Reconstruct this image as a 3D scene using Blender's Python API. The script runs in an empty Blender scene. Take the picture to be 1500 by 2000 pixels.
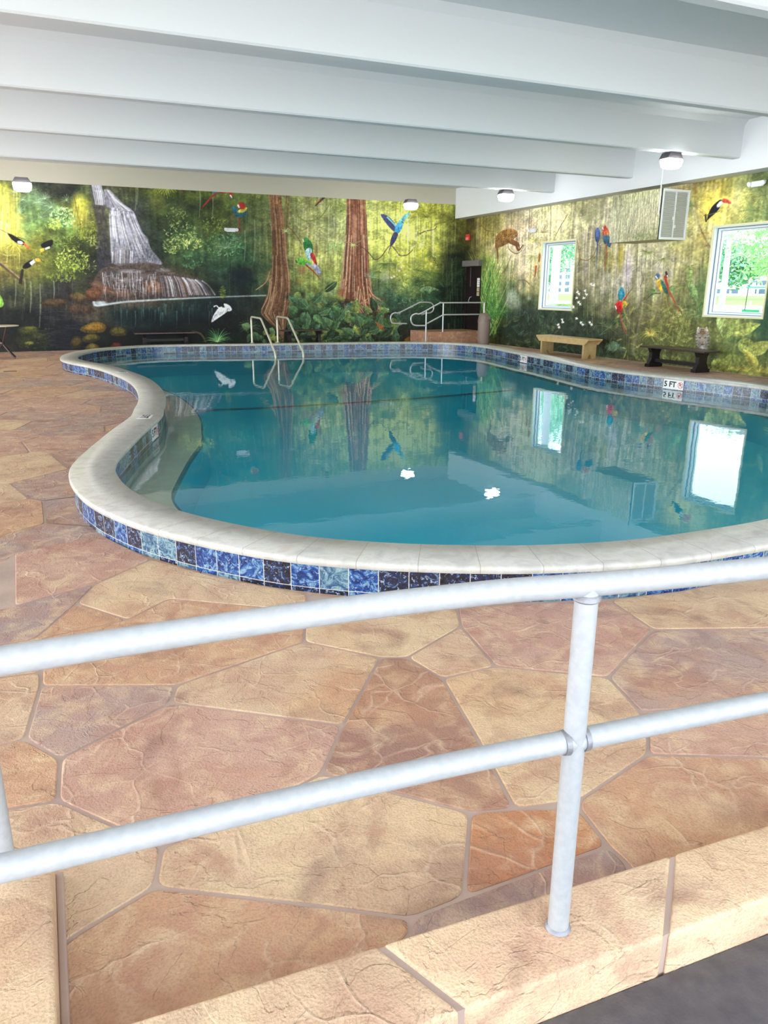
import bpy, bmesh, math, random
import numpy as np
from mathutils import Vector, Matrix
random.seed(7); RNG = np.random.default_rng(11)
sc = bpy.context.scene
COL = bpy.data.collections.new('scene_objects'); sc.collection.children.link(COL)

# ------------------------------------------------------------------ camera, world, lights, exposure
F = 1463.0; CX, CY = 750.0, 1000.0; EYE = 1.55
def cdir(x, y): return np.array([x-CX, -(y-CY), -F])
d1 = cdir(70, 562); d1 /= np.linalg.norm(d1)          # into the room (+Y)
d2 = cdir(4170, 577); d2 -= d1*d2.dot(d1); d2 /= np.linalg.norm(d2)   # along the beams (+X)
d3 = np.cross(d2, d1)
RM = np.array([d2, d1, d3])                             # camera axes -> room axes
cam = bpy.data.cameras.new('camera'); cam_o = bpy.data.objects.new('camera', cam); COL.objects.link(cam_o)
cam.sensor_fit = 'VERTICAL'; cam.sensor_height = 24.0; cam.sensor_width = 18.0
cam.lens = F/2000*24.0; cam.clip_start = 0.05; cam.clip_end = 2000
cam_o.matrix_world = Matrix.Translation((0, 0, EYE)) @ Matrix(RM.tolist()).to_4x4()
sc.camera = cam_o
def ray(x, y): return RM @ cdir(x, y)
def onz(x, y, z): r = ray(x, y); t = (z-EYE)/r[2]; return (r[0]*t, r[1]*t, z)

w = bpy.data.worlds.new('daylight'); sc.world = w; w.use_nodes = True
nt = w.node_tree; bgn = nt.nodes['Background']; bgn.inputs['Strength'].default_value = 4.4
tc = nt.nodes.new('ShaderNodeTexCoord'); sx = nt.nodes.new('ShaderNodeSeparateXYZ'); cr = nt.nodes.new('ShaderNodeValToRGB')
nt.links.new(tc.outputs['Generated'], sx.inputs[0]); nt.links.new(sx.outputs['Z'], cr.inputs['Fac'])
cr.color_ramp.elements[0].position = 0.0; cr.color_ramp.elements[0].color = (.92, .97, 1, 1)
cr.color_ramp.elements[1].position = 0.6; cr.color_ramp.elements[1].color = (.62, .80, 1, 1)
nt.links.new(cr.outputs['Color'], bgn.inputs['Color'])

def area_light(name, loc, rot, sx_, sy_, power, col):
    l = bpy.data.lights.new(name, 'AREA'); l.shape = 'RECTANGLE'; l.size = sx_; l.size_y = sy_; l.energy = power; l.color = col
    o = bpy.data.objects.new(name, l); o.location = loc; o.rotation_euler = rot; COL.objects.link(o); return o
# added fill lights for assumed daylight from the open, unseen sides left and behind
area_light('added_fill_left', (-13.6, 11, 1.9), (0, -math.pi/2, 0), 3.4, 21, 2400, (.965, .985, 1))
area_light('added_fill_behind', (1.5, -3.6, 1.9), (math.pi/2, 0, 0), 17, 3.4, 200, (.965, .985, 1))
sc.view_settings.view_transform = 'Standard'; sc.view_settings.look = 'None'; sc.view_settings.gamma = 1.0
sc.view_settings.use_curve_mapping = False; sc.view_settings.exposure = 0.05
sc.cycles.max_bounces = 10; sc.cycles.diffuse_bounces = 5; sc.cycles.transparent_max_bounces = 12
sc.cycles.sample_clamp_indirect = 6.0

# ------------------------------------------------------------------ helpers
def s2l(c):
    c = np.asarray(c, float)/255.0
    return np.where(c <= .04045, c/12.92, ((c+.055)/1.055)**2.4)
def rgb(r, g, b): return tuple(s2l((r, g, b)).tolist())+(1.0,)

def mat(name, col, rough=.6, metal=0.0, bump=None, var=None, spec=.5, emit=None, coat=0):
    m = bpy.data.materials.new(name); m.use_nodes = True; n = m.node_tree; b = n.nodes['Principled BSDF']
    b.inputs['Base Color'].default_value = rgb(*col); b.inputs['Roughness'].default_value = rough
    b.inputs['Metallic'].default_value = metal; b.inputs['Specular IOR Level'].default_value = spec
    if coat: b.inputs['Coat Weight'].default_value = coat
    t = n.nodes.new('ShaderNodeTexCoord')
    if var:
        col2, scale, det = var[:3]
        nz = n.nodes.new('ShaderNodeTexNoise'); nz.inputs['Scale'].default_value = scale; nz.inputs['Detail'].default_value = det
        mp = n.nodes.new('ShaderNodeMapping'); n.links.new(t.outputs['Object'], mp.inputs[0]); n.links.new(mp.outputs[0], nz.inputs['Vector'])
        if len(var) > 3: mp.inputs['Scale'].default_value = var[3]
        r = n.nodes.new('ShaderNodeValToRGB'); r.color_ramp.elements[0].position = .35; r.color_ramp.elements[1].position = .65
        r.color_ramp.elements[0].color = rgb(*col); r.color_ramp.elements[1].color = rgb(*col2)
        n.links.new(nz.outputs['Fac'], r.inputs['Fac']); n.links.new(r.outputs['Color'], b.inputs['Base Color'])
    if bump:
        nz = n.nodes.new('ShaderNodeTexNoise'); nz.inputs['Scale'].default_value = bump[0]; nz.inputs['Detail'].default_value = 4
        n.links.new(t.outputs['Object'], nz.inputs['Vector'])
        bp = n.nodes.new('ShaderNodeBump'); bp.inputs['Strength'].default_value = bump[1]; bp.inputs['Distance'].default_value = bump[2]
        n.links.new(nz.outputs['Fac'], bp.inputs['Height']); n.links.new(bp.outputs['Normal'], b.inputs['Normal'])
    if emit:
        b.inputs['Emission Color'].default_value = (1, 1, 1, 1) if emit[1] is None else rgb(*emit[1]); b.inputs['Emission Strength'].default_value = emit[0]
    return m

def mesh(name, V, Fc, m=None, parent=None, smooth=False, loc=None):
    me = bpy.data.meshes.new(name); me.from_pydata([tuple(map(float, v)) for v in V], [], Fc); me.update()
    o = bpy.data.objects.new(name, me); COL.objects.link(o)
    if m: me.materials.append(m)
    if smooth: me.polygons.foreach_set('use_smooth', [True]*len(me.polygons))
    if parent: o.parent = parent
    if loc: o.location = loc
    return o
class MB:
    def __init__(s): s.bm = bmesh.new()
    def box(s, x0, x1, y0, y1, z0, z1, bev=0):
        r = bmesh.ops.create_cube(s.bm, size=1)
        for v in r['verts']:
            v.co = Vector(((x0+x1)/2+v.co.x*(x1-x0), (y0+y1)/2+v.co.y*(y1-y0), (z0+z1)/2+v.co.z*(z1-z0)))
        if bev: bmesh.ops.bevel(s.bm, geom=list({e for v in r['verts'] for e in v.link_edges}), offset=bev, segments=2, affect='EDGES', profile=.5)
        return s
    def prism(s, pts, axis, a, b):            # polygon in the plane across `axis`, from a to b
        def P(p, t): return {'x': (t, p[0], p[1]), 'y': (p[0], t, p[1]), 'z': (p[0], p[1], t)}[axis]
        A = [s.bm.verts.new(P(p, a)) for p in pts]; B = [s.bm.verts.new(P(p, b)) for p in pts]; n = len(pts)
        s.bm.faces.new(A); s.bm.faces.new(B[::-1])
        for i in range(n): s.bm.faces.new((A[i], B[i], B[(i+1) % n], A[(i+1) % n]))
        return s
    def tube(s, pts, r, seg=14, cap=True):
        P = [Vector(p) for p in pts]; n = len(P); rings = []
        up = None
        for i in range(n):
            t = ((P[min(i+1, n-1)]-P[i]).normalized()+(P[i]-P[max(i-1, 0)]).normalized()).normalized()
            if up is None: up = t.orthogonal().normalized()
            up = (up-t*up.dot(t)).normalized(); sd = t.cross(up)
            rr = r[i] if isinstance(r, (list, tuple)) else r
            rings.append([s.bm.verts.new(P[i]+up*math.cos(a)*rr+sd*math.sin(a)*rr) for a in [2*math.pi*k/seg for k in range(seg)]])
        for i in range(n-1):
            for k in range(seg): s.bm.faces.new((rings[i][k], rings[i][(k+1) % seg], rings[i+1][(k+1) % seg], rings[i+1][k]))
        if cap: s.bm.faces.new(rings[0][::-1]); s.bm.faces.new(rings[-1])
        return s
    def lathe(s, prof, cx, cy, seg=28, squash=None):
        rings = [[s.bm.verts.new((cx+r*math.cos(2*math.pi*k/seg), cy+r*math.sin(2*math.pi*k/seg), z)) for k in range(seg)] for r, z in prof]
        for i in range(len(rings)-1):
            for k in range(seg): s.bm.faces.new((rings[i][k], rings[i][(k+1) % seg], rings[i+1][(k+1) % seg], rings[i+1][k]))
        s.bm.faces.new(rings[0][::-1]); s.bm.faces.new(rings[-1]); return s
    def build(s, name, m, parent=None, smooth=False):
        bmesh.ops.recalc_face_normals(s.bm, faces=s.bm.faces)
        me = bpy.data.meshes.new(name); s.bm.to_mesh(me); s.bm.free(); me.materials.append(m)
        o = bpy.data.objects.new(name, me); COL.objects.link(o)
        if smooth:
            me.polygons.foreach_set('use_smooth', [True]*len(me.polygons))
            me.set_sharp_from_angle(angle=math.radians(40))
        if parent: o.parent = parent
        return o
def tag(o, label=None, cat=None, group=None, kind=None):
    if label: o['label'] = label
    if cat: o['category'] = cat
    if group: o['group'] = group
    if kind: o['kind'] = kind
    return o
def empty(name, loc=(0, 0, 0)):
    o = bpy.data.objects.new(name, None); COL.objects.link(o); o.location = loc; o.empty_display_size = .1; return o
def copy_tree(o, parent=None):
    c = o.copy(); COL.objects.link(c)
    if parent: c.parent = parent
    for ch in [x for x in COL.objects if x.parent == o]: copy_tree(ch, c)
    return c
def smooth_path(pts, n=8):
    P = [np.array(p, float) for p in pts]; P = [2*P[0]-P[1]]+P+[2*P[-1]-P[-2]]; out = []
    for i in range(1, len(P)-2):
        for k in range(n):
            t = k/n
            out.append(.5*((2*P[i])+(-P[i-1]+P[i+1])*t+(2*P[i-1]-5*P[i]+4*P[i+1]-P[i+2])*t*t+(-P[i-1]+3*P[i]-3*P[i+1]+P[i+2])*t**3))
    out.append(P[-2]); return out
def fillet(pts, r, n=6):
    P = [Vector(p) for p in pts]; out = [P[0]]
    for i in range(1, len(P)-1):
        a = (P[i-1]-P[i]); b = (P[i+1]-P[i]); d = min(r, a.length*.45, b.length*.45)
        A = P[i]+a.normalized()*d; B = P[i]+b.normalized()*d
        for k in range(n+1):
            t = k/n; out.append((1-t)**2*A+2*t*(1-t)*P[i]+t*t*B)
    return out+[P[-1]]

XR, YB = 12.26, 21.36          # right wall and back wall planes
GX, GZ = 11.87, 3.605          # girder face and underside
BZ, CZ = 3.834, 4.45           # beam underside, ceiling
XL, YF = -14.0, -4.0            # unseen sides, left open to let light in

M_white = mat('white_paint', (219, 223, 225), .75, bump=(40, .05, .002))
M_wall = mat('plaster', (200, 196, 180), .8)

# ------------------------------------------------------------------ structure: ceiling, beams, girder
o = MB().box(XL, XR+.25, YF, YB+.25, CZ, CZ+.2).build('ceiling', M_white); tag(o, 'white painted ceiling slab above the beams', kind='structure')
for i in range(8):
    y0 = 8.123+(i-4)*2.765 + .0
    if y0 > 21: continue
    b = MB().prism([(y0, BZ+.02), (y0+.02, BZ), (y0+.155, BZ), (y0+.175, BZ+.02), (y0+.19, CZ-.09), (y0+.27, CZ+.01), (y0-.1, CZ+.01), (y0-.015, CZ-.09)], 'x', XL, GX+.02).build('ceiling_beam', M_white)
    tag(b, kind='structure')
o = MB().box(GX, XR+.25, YF, YB, GZ, CZ).build('trim_1', M_white); tag(o, 'white girder along the right wall', kind='structure')

# ------------------------------------------------------------------ mural painter (works on the flat wall, in wall metres)
def hnoise(shape, cells, seed):
    r = np.random.default_rng(seed); H, W = shape; ch, cw = cells
    g = r.random((ch+2, cw+2)); y = np.linspace(0, ch, H, endpoint=False); x = np.linspace(0, cw, W, endpoint=False)
    yi = y.astype(int); xi = x.astype(int); fy = (y-yi); fx = (x-xi); fy = fy*fy*(3-2*fy); fx = fx*fx*(3-2*fx)
    fy = fy[:, None]; fx = fx[None]
    return g[yi][:, xi]*(1-fy)*(1-fx)+g[yi+1][:, xi]*fy*(1-fx)+g[yi][:, xi+1]*(1-fy)*fx+g[yi+1][:, xi+1]*fy*fx
def spath(pts):
    P = [np.array(p, float) for p in pts]; P = [2*P[0]-P[1]]+P+[2*P[-1]-P[-2]]; out = []
    for i in range(1, len(P)-2):
        for k in range(3):
            t = k/3; out.append(.5*((2*P[i])+(-P[i-1]+P[i+1])*t+(2*P[i-1]-5*P[i]+4*P[i+1]-P[i+2])*t*t+(-P[i-1]+3*P[i]-3*P[i+1]+P[i+2])*t**3))
    out.append(P[-2]); return out
class Mural:
    # axis 'y': wall at Y=plane, u along X.  axis 'x': wall at X=plane, u along Y
    def __init__(s, axis, plane, u0, u1, v0, v1, du, dv):
        s.axis, s.plane, s.u0, s.v0, s.du, s.dv = axis, plane, u0, v0, du, dv
        s.nu = int(round((u1-u0)/du))+1; s.nv = int(round((v1-v0)/dv))+1; s.u1, s.v1 = u1, v1
        s.du = (u1-u0)/(s.nu-1); s.dv = (v1-v0)/(s.nv-1)
        s.A = np.zeros((s.nv, s.nu, 3))
    def P(s, pts):                             # sketch coordinates -> raster
        p = np.atleast_2d(np.array(pts, float)); d = np.stack([p[:, 0]-CX, -(p[:, 1]-CY), -F*np.ones(len(p))], 1) @ RM.T
        k = 1 if s.axis == 'y' else 0
        t = s.plane/d[:, k]; q = d*t[:, None]; q[:, 2] += EYE
        u = q[:, 0] if s.axis == 'y' else q[:, 1]
        return np.stack([(u-s.u0)/s.du, (q[:, 2]-s.v0)/s.dv], 1)
    def sc(s, p):
        a = s.P([p, (p[0], p[1]+1)]); return abs(a[1, 1]-a[0, 1])
    def base(s, xs, top, bot, rows):
        # rows[i][j]: colour at xs[i], j from the top to the bottom of the wall
        cols = np.array(rows, float); nr = cols.shape[1]
        pu = []; 
        for x in xs:
            pu.append(s.P([(x, (top(x)+bot(x))/2)])[0, 0])
        pu = np.array(pu); o = np.argsort(pu); pu = pu[o]; cols = cols[o]
        uu = np.arange(s.nu); H = (s.nv-1)*1.0; vtop = s.P([(xs[0], top(xs[0]))])[0, 1]
        vv = np.clip((vtop-np.arange(s.nv))/vtop, 0, 1)*(nr-1)
        cu = np.zeros((s.nu, nr, 3))
        for j in range(nr):
            for c in range(3): cu[:, j, c] = np.interp(uu, pu, cols[:, j, c])
        wob = (hnoise((s.nv, s.nu), (14, 44), 5)-.5)*1.3
        idx = np.clip(vv[:, None]+wob, 0, nr-1.001); i0 = idx.astype(int); f = (idx-i0)[..., None]
        sh = ((hnoise((s.nv, s.nu), (30, 40), 6)-.5)*50).astype(int); U = np.clip(np.arange(s.nu)[None]+sh, 0, s.nu-1)
        s.A = cu[U, i0]*(1-f)+cu[U, i0+1]*f
    def grain(s, fine=.14, streak=.16, mid=.2):
        sh = (s.nv, s.nu)
        n = 1+mid*(hnoise(sh, (28, 90), 1)-.5)*2+fine*(hnoise(sh, (150, 420), 2)-.5)*2+streak*(hnoise(sh, (5, 330), 3)-.5)*2
        s.A *= n[..., None]
    def _box(s, pts, pad):
        lo = np.floor(pts.min(0)-pad).astype(int); hi = np.ceil(pts.max(0)+pad).astype(int)+1
        u0, v0 = max(lo[0], 0), max(lo[1], 0); u1, v1 = min(hi[0], s.nu), min(hi[1], s.nv)
        return (u0, u1, v0, v1) if u1 > u0 and v1 > v0 else None
    def _put(s, b, m, col):
        u0, u1, v0, v1 = b; r = s.A[v0:v1, u0:u1]; r += (np.array(col, float)-r)*m[..., None]
    def stroke(s, pts, w0, w1, col, a=1.0, raw=False, soft=.8):
        if len(pts) > 2: pts = [tuple(v) for v in spath(pts)]
        q = np.array(pts, float) if raw else s.P(pts)
        k = 1.0 if raw else s.sc(pts[0])
        W = np.linspace(w0, w1, len(q))*k*.5
        b = s._box(q, W.max()+1.5)
        if not b: return
        u0, u1, v0, v1 = b; X, Y = np.meshgrid(np.arange(u0, u1), np.arange(v0, v1)); m = np.zeros(X.shape)
        for i in range(len(q)-1):
            p, d = q[i], q[i+1]-q[i]; L = max(d.dot(d), 1e-9)
            t = np.clip(((X-p[0])*d[0]+(Y-p[1])*d[1])/L, 0, 1)
            D = np.hypot(X-p[0]-t*d[0], Y-p[1]-t*d[1]); r = W[i]+(W[i+1]-W[i])*t
            m = np.maximum(m, np.clip((r-D)/soft+.5, 0, 1))
        s._put(b, m*a, col)
    def poly(s, pts, col, a=1.0, raw=False, soft=1.0, form=1.0):
        if len(pts) > 4:
            for _ in range(2): pts = [v for i in range(len(pts)) for v in ((.78*pts[i][0]+.22*pts[(i+1) % len(pts)][0], .78*pts[i][1]+.22*pts[(i+1) % len(pts)][1]), (.22*pts[i][0]+.78*pts[(i+1) % len(pts)][0], .22*pts[i][1]+.78*pts[(i+1) % len(pts)][1]))]
        q = np.array(pts, float) if raw else s.P(pts)
        b = s._box(q, 1+soft)
        if not b: return
        u0, u1, v0, v1 = b; X, Y = np.meshgrid(np.arange(u0, u1), np.arange(v0, v1)); ins = np.zeros(X.shape, bool); D = np.full(X.shape, 1e9)
        n = len(q)
        for i in range(n):
            p, r = q[i], q[(i+1) % n]; d = r-p; L = max(d.dot(d), 1e-9)
            c = ((p[1] > Y) != (r[1] > Y)) & (X < (r[0]-p[0])*(Y-p[1])/((r[1]-p[1]) if abs(r[1]-p[1]) > 1e-9 else 1e-9)+p[0]); ins ^= c
            t = np.clip(((X-p[0])*d[0]+(Y-p[1])*d[1])/L, 0, 1); D = np.minimum(D, np.hypot(X-p[0]-t*d[0], Y-p[1]-t*d[1]))
        m = np.clip(np.where(ins, D, -D)/soft+.5, 0, 1)*a
        s._put(b, m, col)
        hh, ww = m.shape
        if hh*ww > 12 and form:
            nz = hnoise((hh, ww), (max(1, hh//2), max(1, ww//2)), int(abs(q[0, 0])*7) % 9973)-.5
            ln = hnoise((hh, ww), (max(1, hh//7), max(1, ww//2)), int(abs(q[0, 1])*5) % 9973)-.5
            up = np.linspace(-1, 1, hh)[:, None]*.16
            r = s.A[v0:v1, u0:u1]; r *= (1+(nz*.35+ln*.35+up)*m*form)[..., None]
    def blob(s, p, rx, ry, col, a=.8, pw=1.5):
        c = s.P([p])[0]; k = s.sc(p); rx *= k; ry *= k
        b = s._box(np.array([c-[rx, ry], c+[rx, ry]]), 0)
        if not b: return
        u0, u1, v0, v1 = b; X, Y = np.meshgrid(np.arange(u0, u1), np.arange(v0, v1))
        m = np.clip(1-((X-c[0])/rx)**2-((Y-c[1])/ry)**2, 0, 1)**pw; s._put(b, m*a, col)
    def at(s, p):
        q = s.P([p])[0]; return s.A[int(np.clip(q[1], 0, s.nv-1)), int(np.clip(q[0], 0, s.nu-1))].copy()
    def dabs(s, x0, x1, y0, y1, n, ln, wd, pal=None, lo=.6, hi=1.6, ang=(0, math.pi), a=.6, shape=None):
        for _ in range(n):
            x, y = random.uniform(x0, x1), random.uniform(y0, y1)
            if shape and ((x-(x0+x1)/2)/((x1-x0)/2))**2+((y-(y0+y1)/2)/((y1-y0)/2))**2 > 1: continue
            t = random.uniform(*ang); L = ln*random.uniform(.5, 1.4)
            if pal: c = np.array(random.choice(pal), float)*random.uniform(.8, 1.15)
            else: c = s.at((x, y))*random.uniform(lo, hi)+np.array([random.uniform(-6, 8), random.uniform(-4, 10), random.uniform(-8, 4)])
            s.stroke([(x, y), (x+L*math.cos(t), y-L*math.sin(t))], wd, wd*.3, np.clip(c, 0, 255), a)
    def drips(s, x0, x1, y0, y1, n, ln, wd, pal, a=.35):
        for _ in range(n):
            x, y = random.uniform(x0, x1), random.uniform(y0, y1); L = ln*random.uniform(.4, 1.3)
            s.stroke([(x, y), (x+random.uniform(-1.5, 1), y+L*.5), (x-L*.01, y+L)], wd*random.uniform(.5, 1.5), wd*.2, random.choice(pal), a*random.uniform(.5, 1.2), soft=1.5)
    def leaf(s, x, y, ang, L, wd, col, hi=(190, 215, 160), a=.95):
        c, sn = math.cos(ang), -math.sin(ang)
        def T(t, o): return (x+L*t*c-o*sn, y+L*t*sn+o*c)
        pr = [0, .8, 1, .95, .7, .35, 0]; n = len(pr)
        up = [T(i/(n-1), wd*pr[i]*.5) for i in range(n)]; dn = [T(i/(n-1), -wd*pr[i]*.5) for i in range(n)][::-1]
        s.poly(up+dn[1:-1], col, a); s.poly(up+[T(.5, wd*.05)], np.clip(np.array(col)*1.35+8, 0, 255), a*.6)
        s.stroke([T(0, 0), T(.95, 0)], .7, .4, hi, .6)
        if wd > 7: s.stroke([T(.1, wd*.3), T(.5, wd*.5), T(.95, 0)], .8, .4, hi, .55)
    def frond(s, x, y, a0, L, bend, col, n=14, wl=None, a=.85, rib=None):
        wl = wl or L*.38; px_, py_ = x, y; pts = [(x, y)]
        for i in range(n):
            t = a0+bend*(i/n); px_ += L/n*math.cos(t); py_ -= L/n*math.sin(t); pts.append((px_, py_))
        s.stroke(pts, 1.4, .5, rib or col, a)
        for i in range(1, n+1):
            t = a0+bend*(i/n); l = wl*math.sin(math.pi*min(1, .2+.8*i/n))*random.uniform(.7, 1.1)+1
            for sg in (1, -1):
                q = t+sg*.75; ex, ey = pts[i][0]+l*math.cos(q), pts[i][1]-l*math.sin(q)+l*.25
                c = np.clip(np.array(col)*random.uniform(.75, 1.3), 0, 255)
                s.stroke([pts[i], (ex, ey)], 1.3, .3, c, a)
    def fan(s, x, y, r, n, a0, a1, col, w=1.3, a=.85):
        for i in range(n):
            t = a0+(a1-a0)*i/(n-1)+random.uniform(-.06, .06); l = r*random.uniform(.75, 1.1)
            c = np.clip(np.array(col)*random.uniform(.75, 1.3), 0, 255)
            s.stroke([(x, y), (x+l*.6*math.cos(t), y-l*.6*math.sin(t)), (x+l*math.cos(t), y-l*math.sin(t)+l*.15)], w, .3, c, a)
    def blossom(s, x, y, r=2.2, col=(240, 238, 235)):
        for k in range(5):
            t = k*1.257+random.random(); s.stroke([(x, y), (x+r*math.cos(t), y-r*math.sin(t))], r*.9, r*.5, col, .9)
        s.stroke([(x, y), (x+.3, y+.3)], .9, .9, (190, 150, 120), .8)
    def finish(s, sat=.86, gam=1.14, tint=(1, 1, 1)):
        lum = s.A @ np.array([.3, .59, .11]); s.A = lum[..., None]*(1-sat)+s.A*sat
        sh = (s.nv, s.nu); n = 1+.09*(hnoise(sh, (110, 330), 21)-.5)*2+.06*(hnoise(sh, (40, 120), 22)-.5)*2
        s.A = np.clip(s.A*n[..., None]*np.array(tint), 0, 255); s.A = 255*(s.A/255)**gam
    def build(s, name, m, holes=(), shift=0.0):
        # the wall itself: a fine vertex grid carrying the painted colours
        U = s.u0+np.arange(s.nu)*s.du; V = s.v0+np.arange(s.nv)*s.dv
        for (a, b, c, d) in holes:
            for vals, arr in (((a, b), U), ((c, d), V)):
                for v in vals: arr[np.argmin(abs(arr-v))] = v
        UU, VV = np.meshgrid(U, V); pl = np.full(UU.shape, s.plane)
        co = np.stack([UU, pl, VV] if s.axis == 'y' else [pl, UU, VV], -1).reshape(-1, 3)
        I = np.arange(s.nu*s.nv).reshape(s.nv, s.nu); q = np.stack([I[:-1, :-1], I[:-1, 1:], I[1:, 1:], I[1:, :-1]], -1)
        cu = (UU[:-1, :-1]+UU[1:, 1:])/2; cv = (VV[:-1, :-1]+VV[1:, 1:])/2; keep = np.ones(cu.shape, bool)
        for (a, b, c, d) in holes: keep &= ~((cu > a) & (cu < b) & (cv > c) & (cv < d))
        q = q[keep]
        if s.axis == 'x': q = q[:, ::-1]
        me = bpy.data.meshes.new(name); me.vertices.add(len(co)); me.vertices.foreach_set('co', co.astype(np.float32).ravel())
        me.loops.add(q.size); me.loops.foreach_set('vertex_index', q.ravel().astype(np.int32))
        me.polygons.add(len(q)); me.polygons.foreach_set('loop_start', np.arange(0, q.size, 4, dtype=np.int32)); me.update(calc_edges=True); me.validate()
        at = me.color_attributes.new('paint', 'FLOAT_COLOR', 'POINT')
        c = np.ones((len(co), 4), np.float32); c[:, :3] = np.clip(s2l(np.clip(s.A, 0, 255)).reshape(-1, 3)*GAIN, 0, .95); at.data.foreach_set('color', c.ravel())
        me.materials.append(m); ob = bpy.data.objects.new(name, me); COL.objects.link(ob); return ob
GAIN = 1.2
def paint_mat():
    m = bpy.data.materials.new('mural_paint'); m.use_nodes = True; n = m.node_tree; b = n.nodes['Principled BSDF']
    a = n.nodes.new('ShaderNodeAttribute'); a.attribute_name = 'paint'; n.links.new(a.outputs['Color'], b.inputs['Base Color'])
    b.inputs['Roughness'].default_value = .6; b.inputs['Specular IOR Level'].default_value = .3
    return m
M_paint = paint_mat()
PI = math.pi
# ---- back wall
B = Mural('y', YB, -6.0, XR, 0, 4.0, .0125, .0125)
xs = [-40, 0, 60, 120, 180, 240, 300, 360, 420, 480, 540, 600, 660, 720, 780, 840, 895]
rows = [
 [(140,140,60),(190,190,80),(195,195,85),(170,165,65),(100,95,45),(70,75,45),(35,40,38),(30,32,32),(32,32,28)],
 [(150,150,60),(200,200,80),(205,205,90),(190,180,70),(110,100,50),(80,80,50),(35,40,38),(25,28,30),(35,35,30)],
 [(75,82,60),(110,140,95),(125,150,85),(120,122,48),(110,110,50),(64,70,52),(20,22,28),(28,34,28),(25,28,18)],
 [(42,44,42),(90,108,70),(110,150,80),(88,100,45),(80,95,40),(44,46,46),(48,44,42),(20,24,34),(24,28,36)],
 [(60,75,60),(140,145,60),(120,125,50),(62,72,38),(36,40,36),(62,54,48),(72,66,52),(20,24,28),(22,22,18)],
 [(85,85,60),(75,78,72),(80,80,88),(80,80,88),(74,74,78),(88,72,62),(22,44,42),(16,20,26),(18,20,20)],
 [(92,98,42),(72,82,46),(46,56,46),(46,58,42),(66,62,50),(78,66,52),(20,42,42),(14,19,24),(20,26,20)],
 [(84,92,42),(60,72,40),(56,76,46),(72,98,56),(58,78,50),(70,66,48),(22,44,44),(14,18,24),(20,38,26)],
 [(88,104,42),(52,62,36),(74,86,42),(68,90,58),(50,74,54),(34,46,40),(30,40,40),(13,18,20),(20,40,26)],
 [(132,136,62),(74,88,42),(72,82,52),(52,90,58),(30,58,44),(34,44,40),(30,38,36),(20,30,26),(26,36,22)],
 [(112,122,66),(106,116,72),(112,118,70),(110,114,66),(96,104,60),(66,76,46),(54,60,42),(34,40,30),(30,34,26)],
 [(152,152,92),(148,150,100),(156,156,92),(166,168,92),(142,148,74),(118,132,70),(68,92,60),(44,64,42),(28,38,28)],
 [(134,144,76),(146,154,100),(164,168,116),(172,176,100),(152,160,82),(120,136,84),(62,82,54),(40,60,42),(30,48,34)],
 [(196,200,116),(206,210,120),(196,204,102),(170,178,84),(116,134,68),(76,96,64),(56,82,62),(50,60,42),(38,48,36)],
 [(190,196,86),(206,212,116),(206,210,108),(196,200,88),(166,174,88),(106,124,74),(62,86,66),(40,54,46),(34,40,34)],
 [(160,162,56),(192,194,84),(192,200,94),(184,184,76),(112,126,56),(62,82,54),(42,60,50),(34,48,40),(60,52,32)],
 [(130,136,44),(112,114,44),(86,88,40),(38,48,28),(24,38,28),(18,28,24),(20,30,26),(20,30,26),(40,42,28)]]
B.base(xs, lambda x: 344+.056*x, lambda x: 687-.0264*x, rows); B.grain(.12, .13, .16)
B.dabs(-60, 900, 345, 690, 5200, 5, 1.8, lo=.62, hi=1.5, a=.5)
B.dabs(-60, 900, 345, 690, 2600, 3, 1.2, lo=.5, hi=1.9, a=.5)
B.dabs(-420, 0, 340, 700, 1800, 9, 3, lo=.6, hi=1.6, a=.6)
B.drips(560, 890, 385, 520, 260, 45, 2.2, [(225,225,190),(215,215,120),(130,130,70),(110,105,60),(190,185,150)], .4)
B.drips(0, 40, 350, 520, 40, 40, 2.5, [(235,235,160),(225,215,90),(150,140,60)], .45)
B.drips(0, 160, 540, 600, 26, 40, 1.3, [(120,125,95),(90,95,75),(130,130,80)], .4)
B.drips(440, 530, 380, 560, 40, 40, 1.4, [(120,140,100),(150,160,120),(60,80,60)], .4)
# yellow clearing left of the waterfall
B.blob((156, 402), 20, 34, (212, 206, 76), .95); B.blob((152, 425), 22, 30, (188, 186, 66), .7); B.drips(140, 172, 378, 430, 26, 36, 1.6, [(225,218,110),(150,130,50),(240,235,170)], .6)
B.stroke([(145, 385), (152, 420), (157, 440)], 1.2, .8, (90, 80, 30), .8)
for x, y, r in ((95,352,0),(70,360,0),(125,368,0),(145,356,0)): B.blob((x, y), 24, 14, (40, 42, 42), .5)
for x, y, rx, ry in ((12,400,30,46),(25,430,30,26),(5,440,30,30),(10,475,26,22),(30,455,24,18)): B.blob((x, y), rx, ry, (206, 202, 88), .7)
B.drips(-5, 34, 360, 470, 40, 46, 3, [(240,238,170),(226,216,90),(160,150,60)], .5)
for x, y, rx, ry in ((78,392,30,20),(100,410,28,18)): B.blob((x, y), rx, ry, (128, 158, 126), .5)
for x, y in ((28,375),(45,390),(75,395),(88,388),(60,372),(38,415),(80,425),(100,405),(130,392)): B.fan(x, y, 15, 11, -.5, PI+.5, (165, 195, 150), 1.0, .55)
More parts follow.
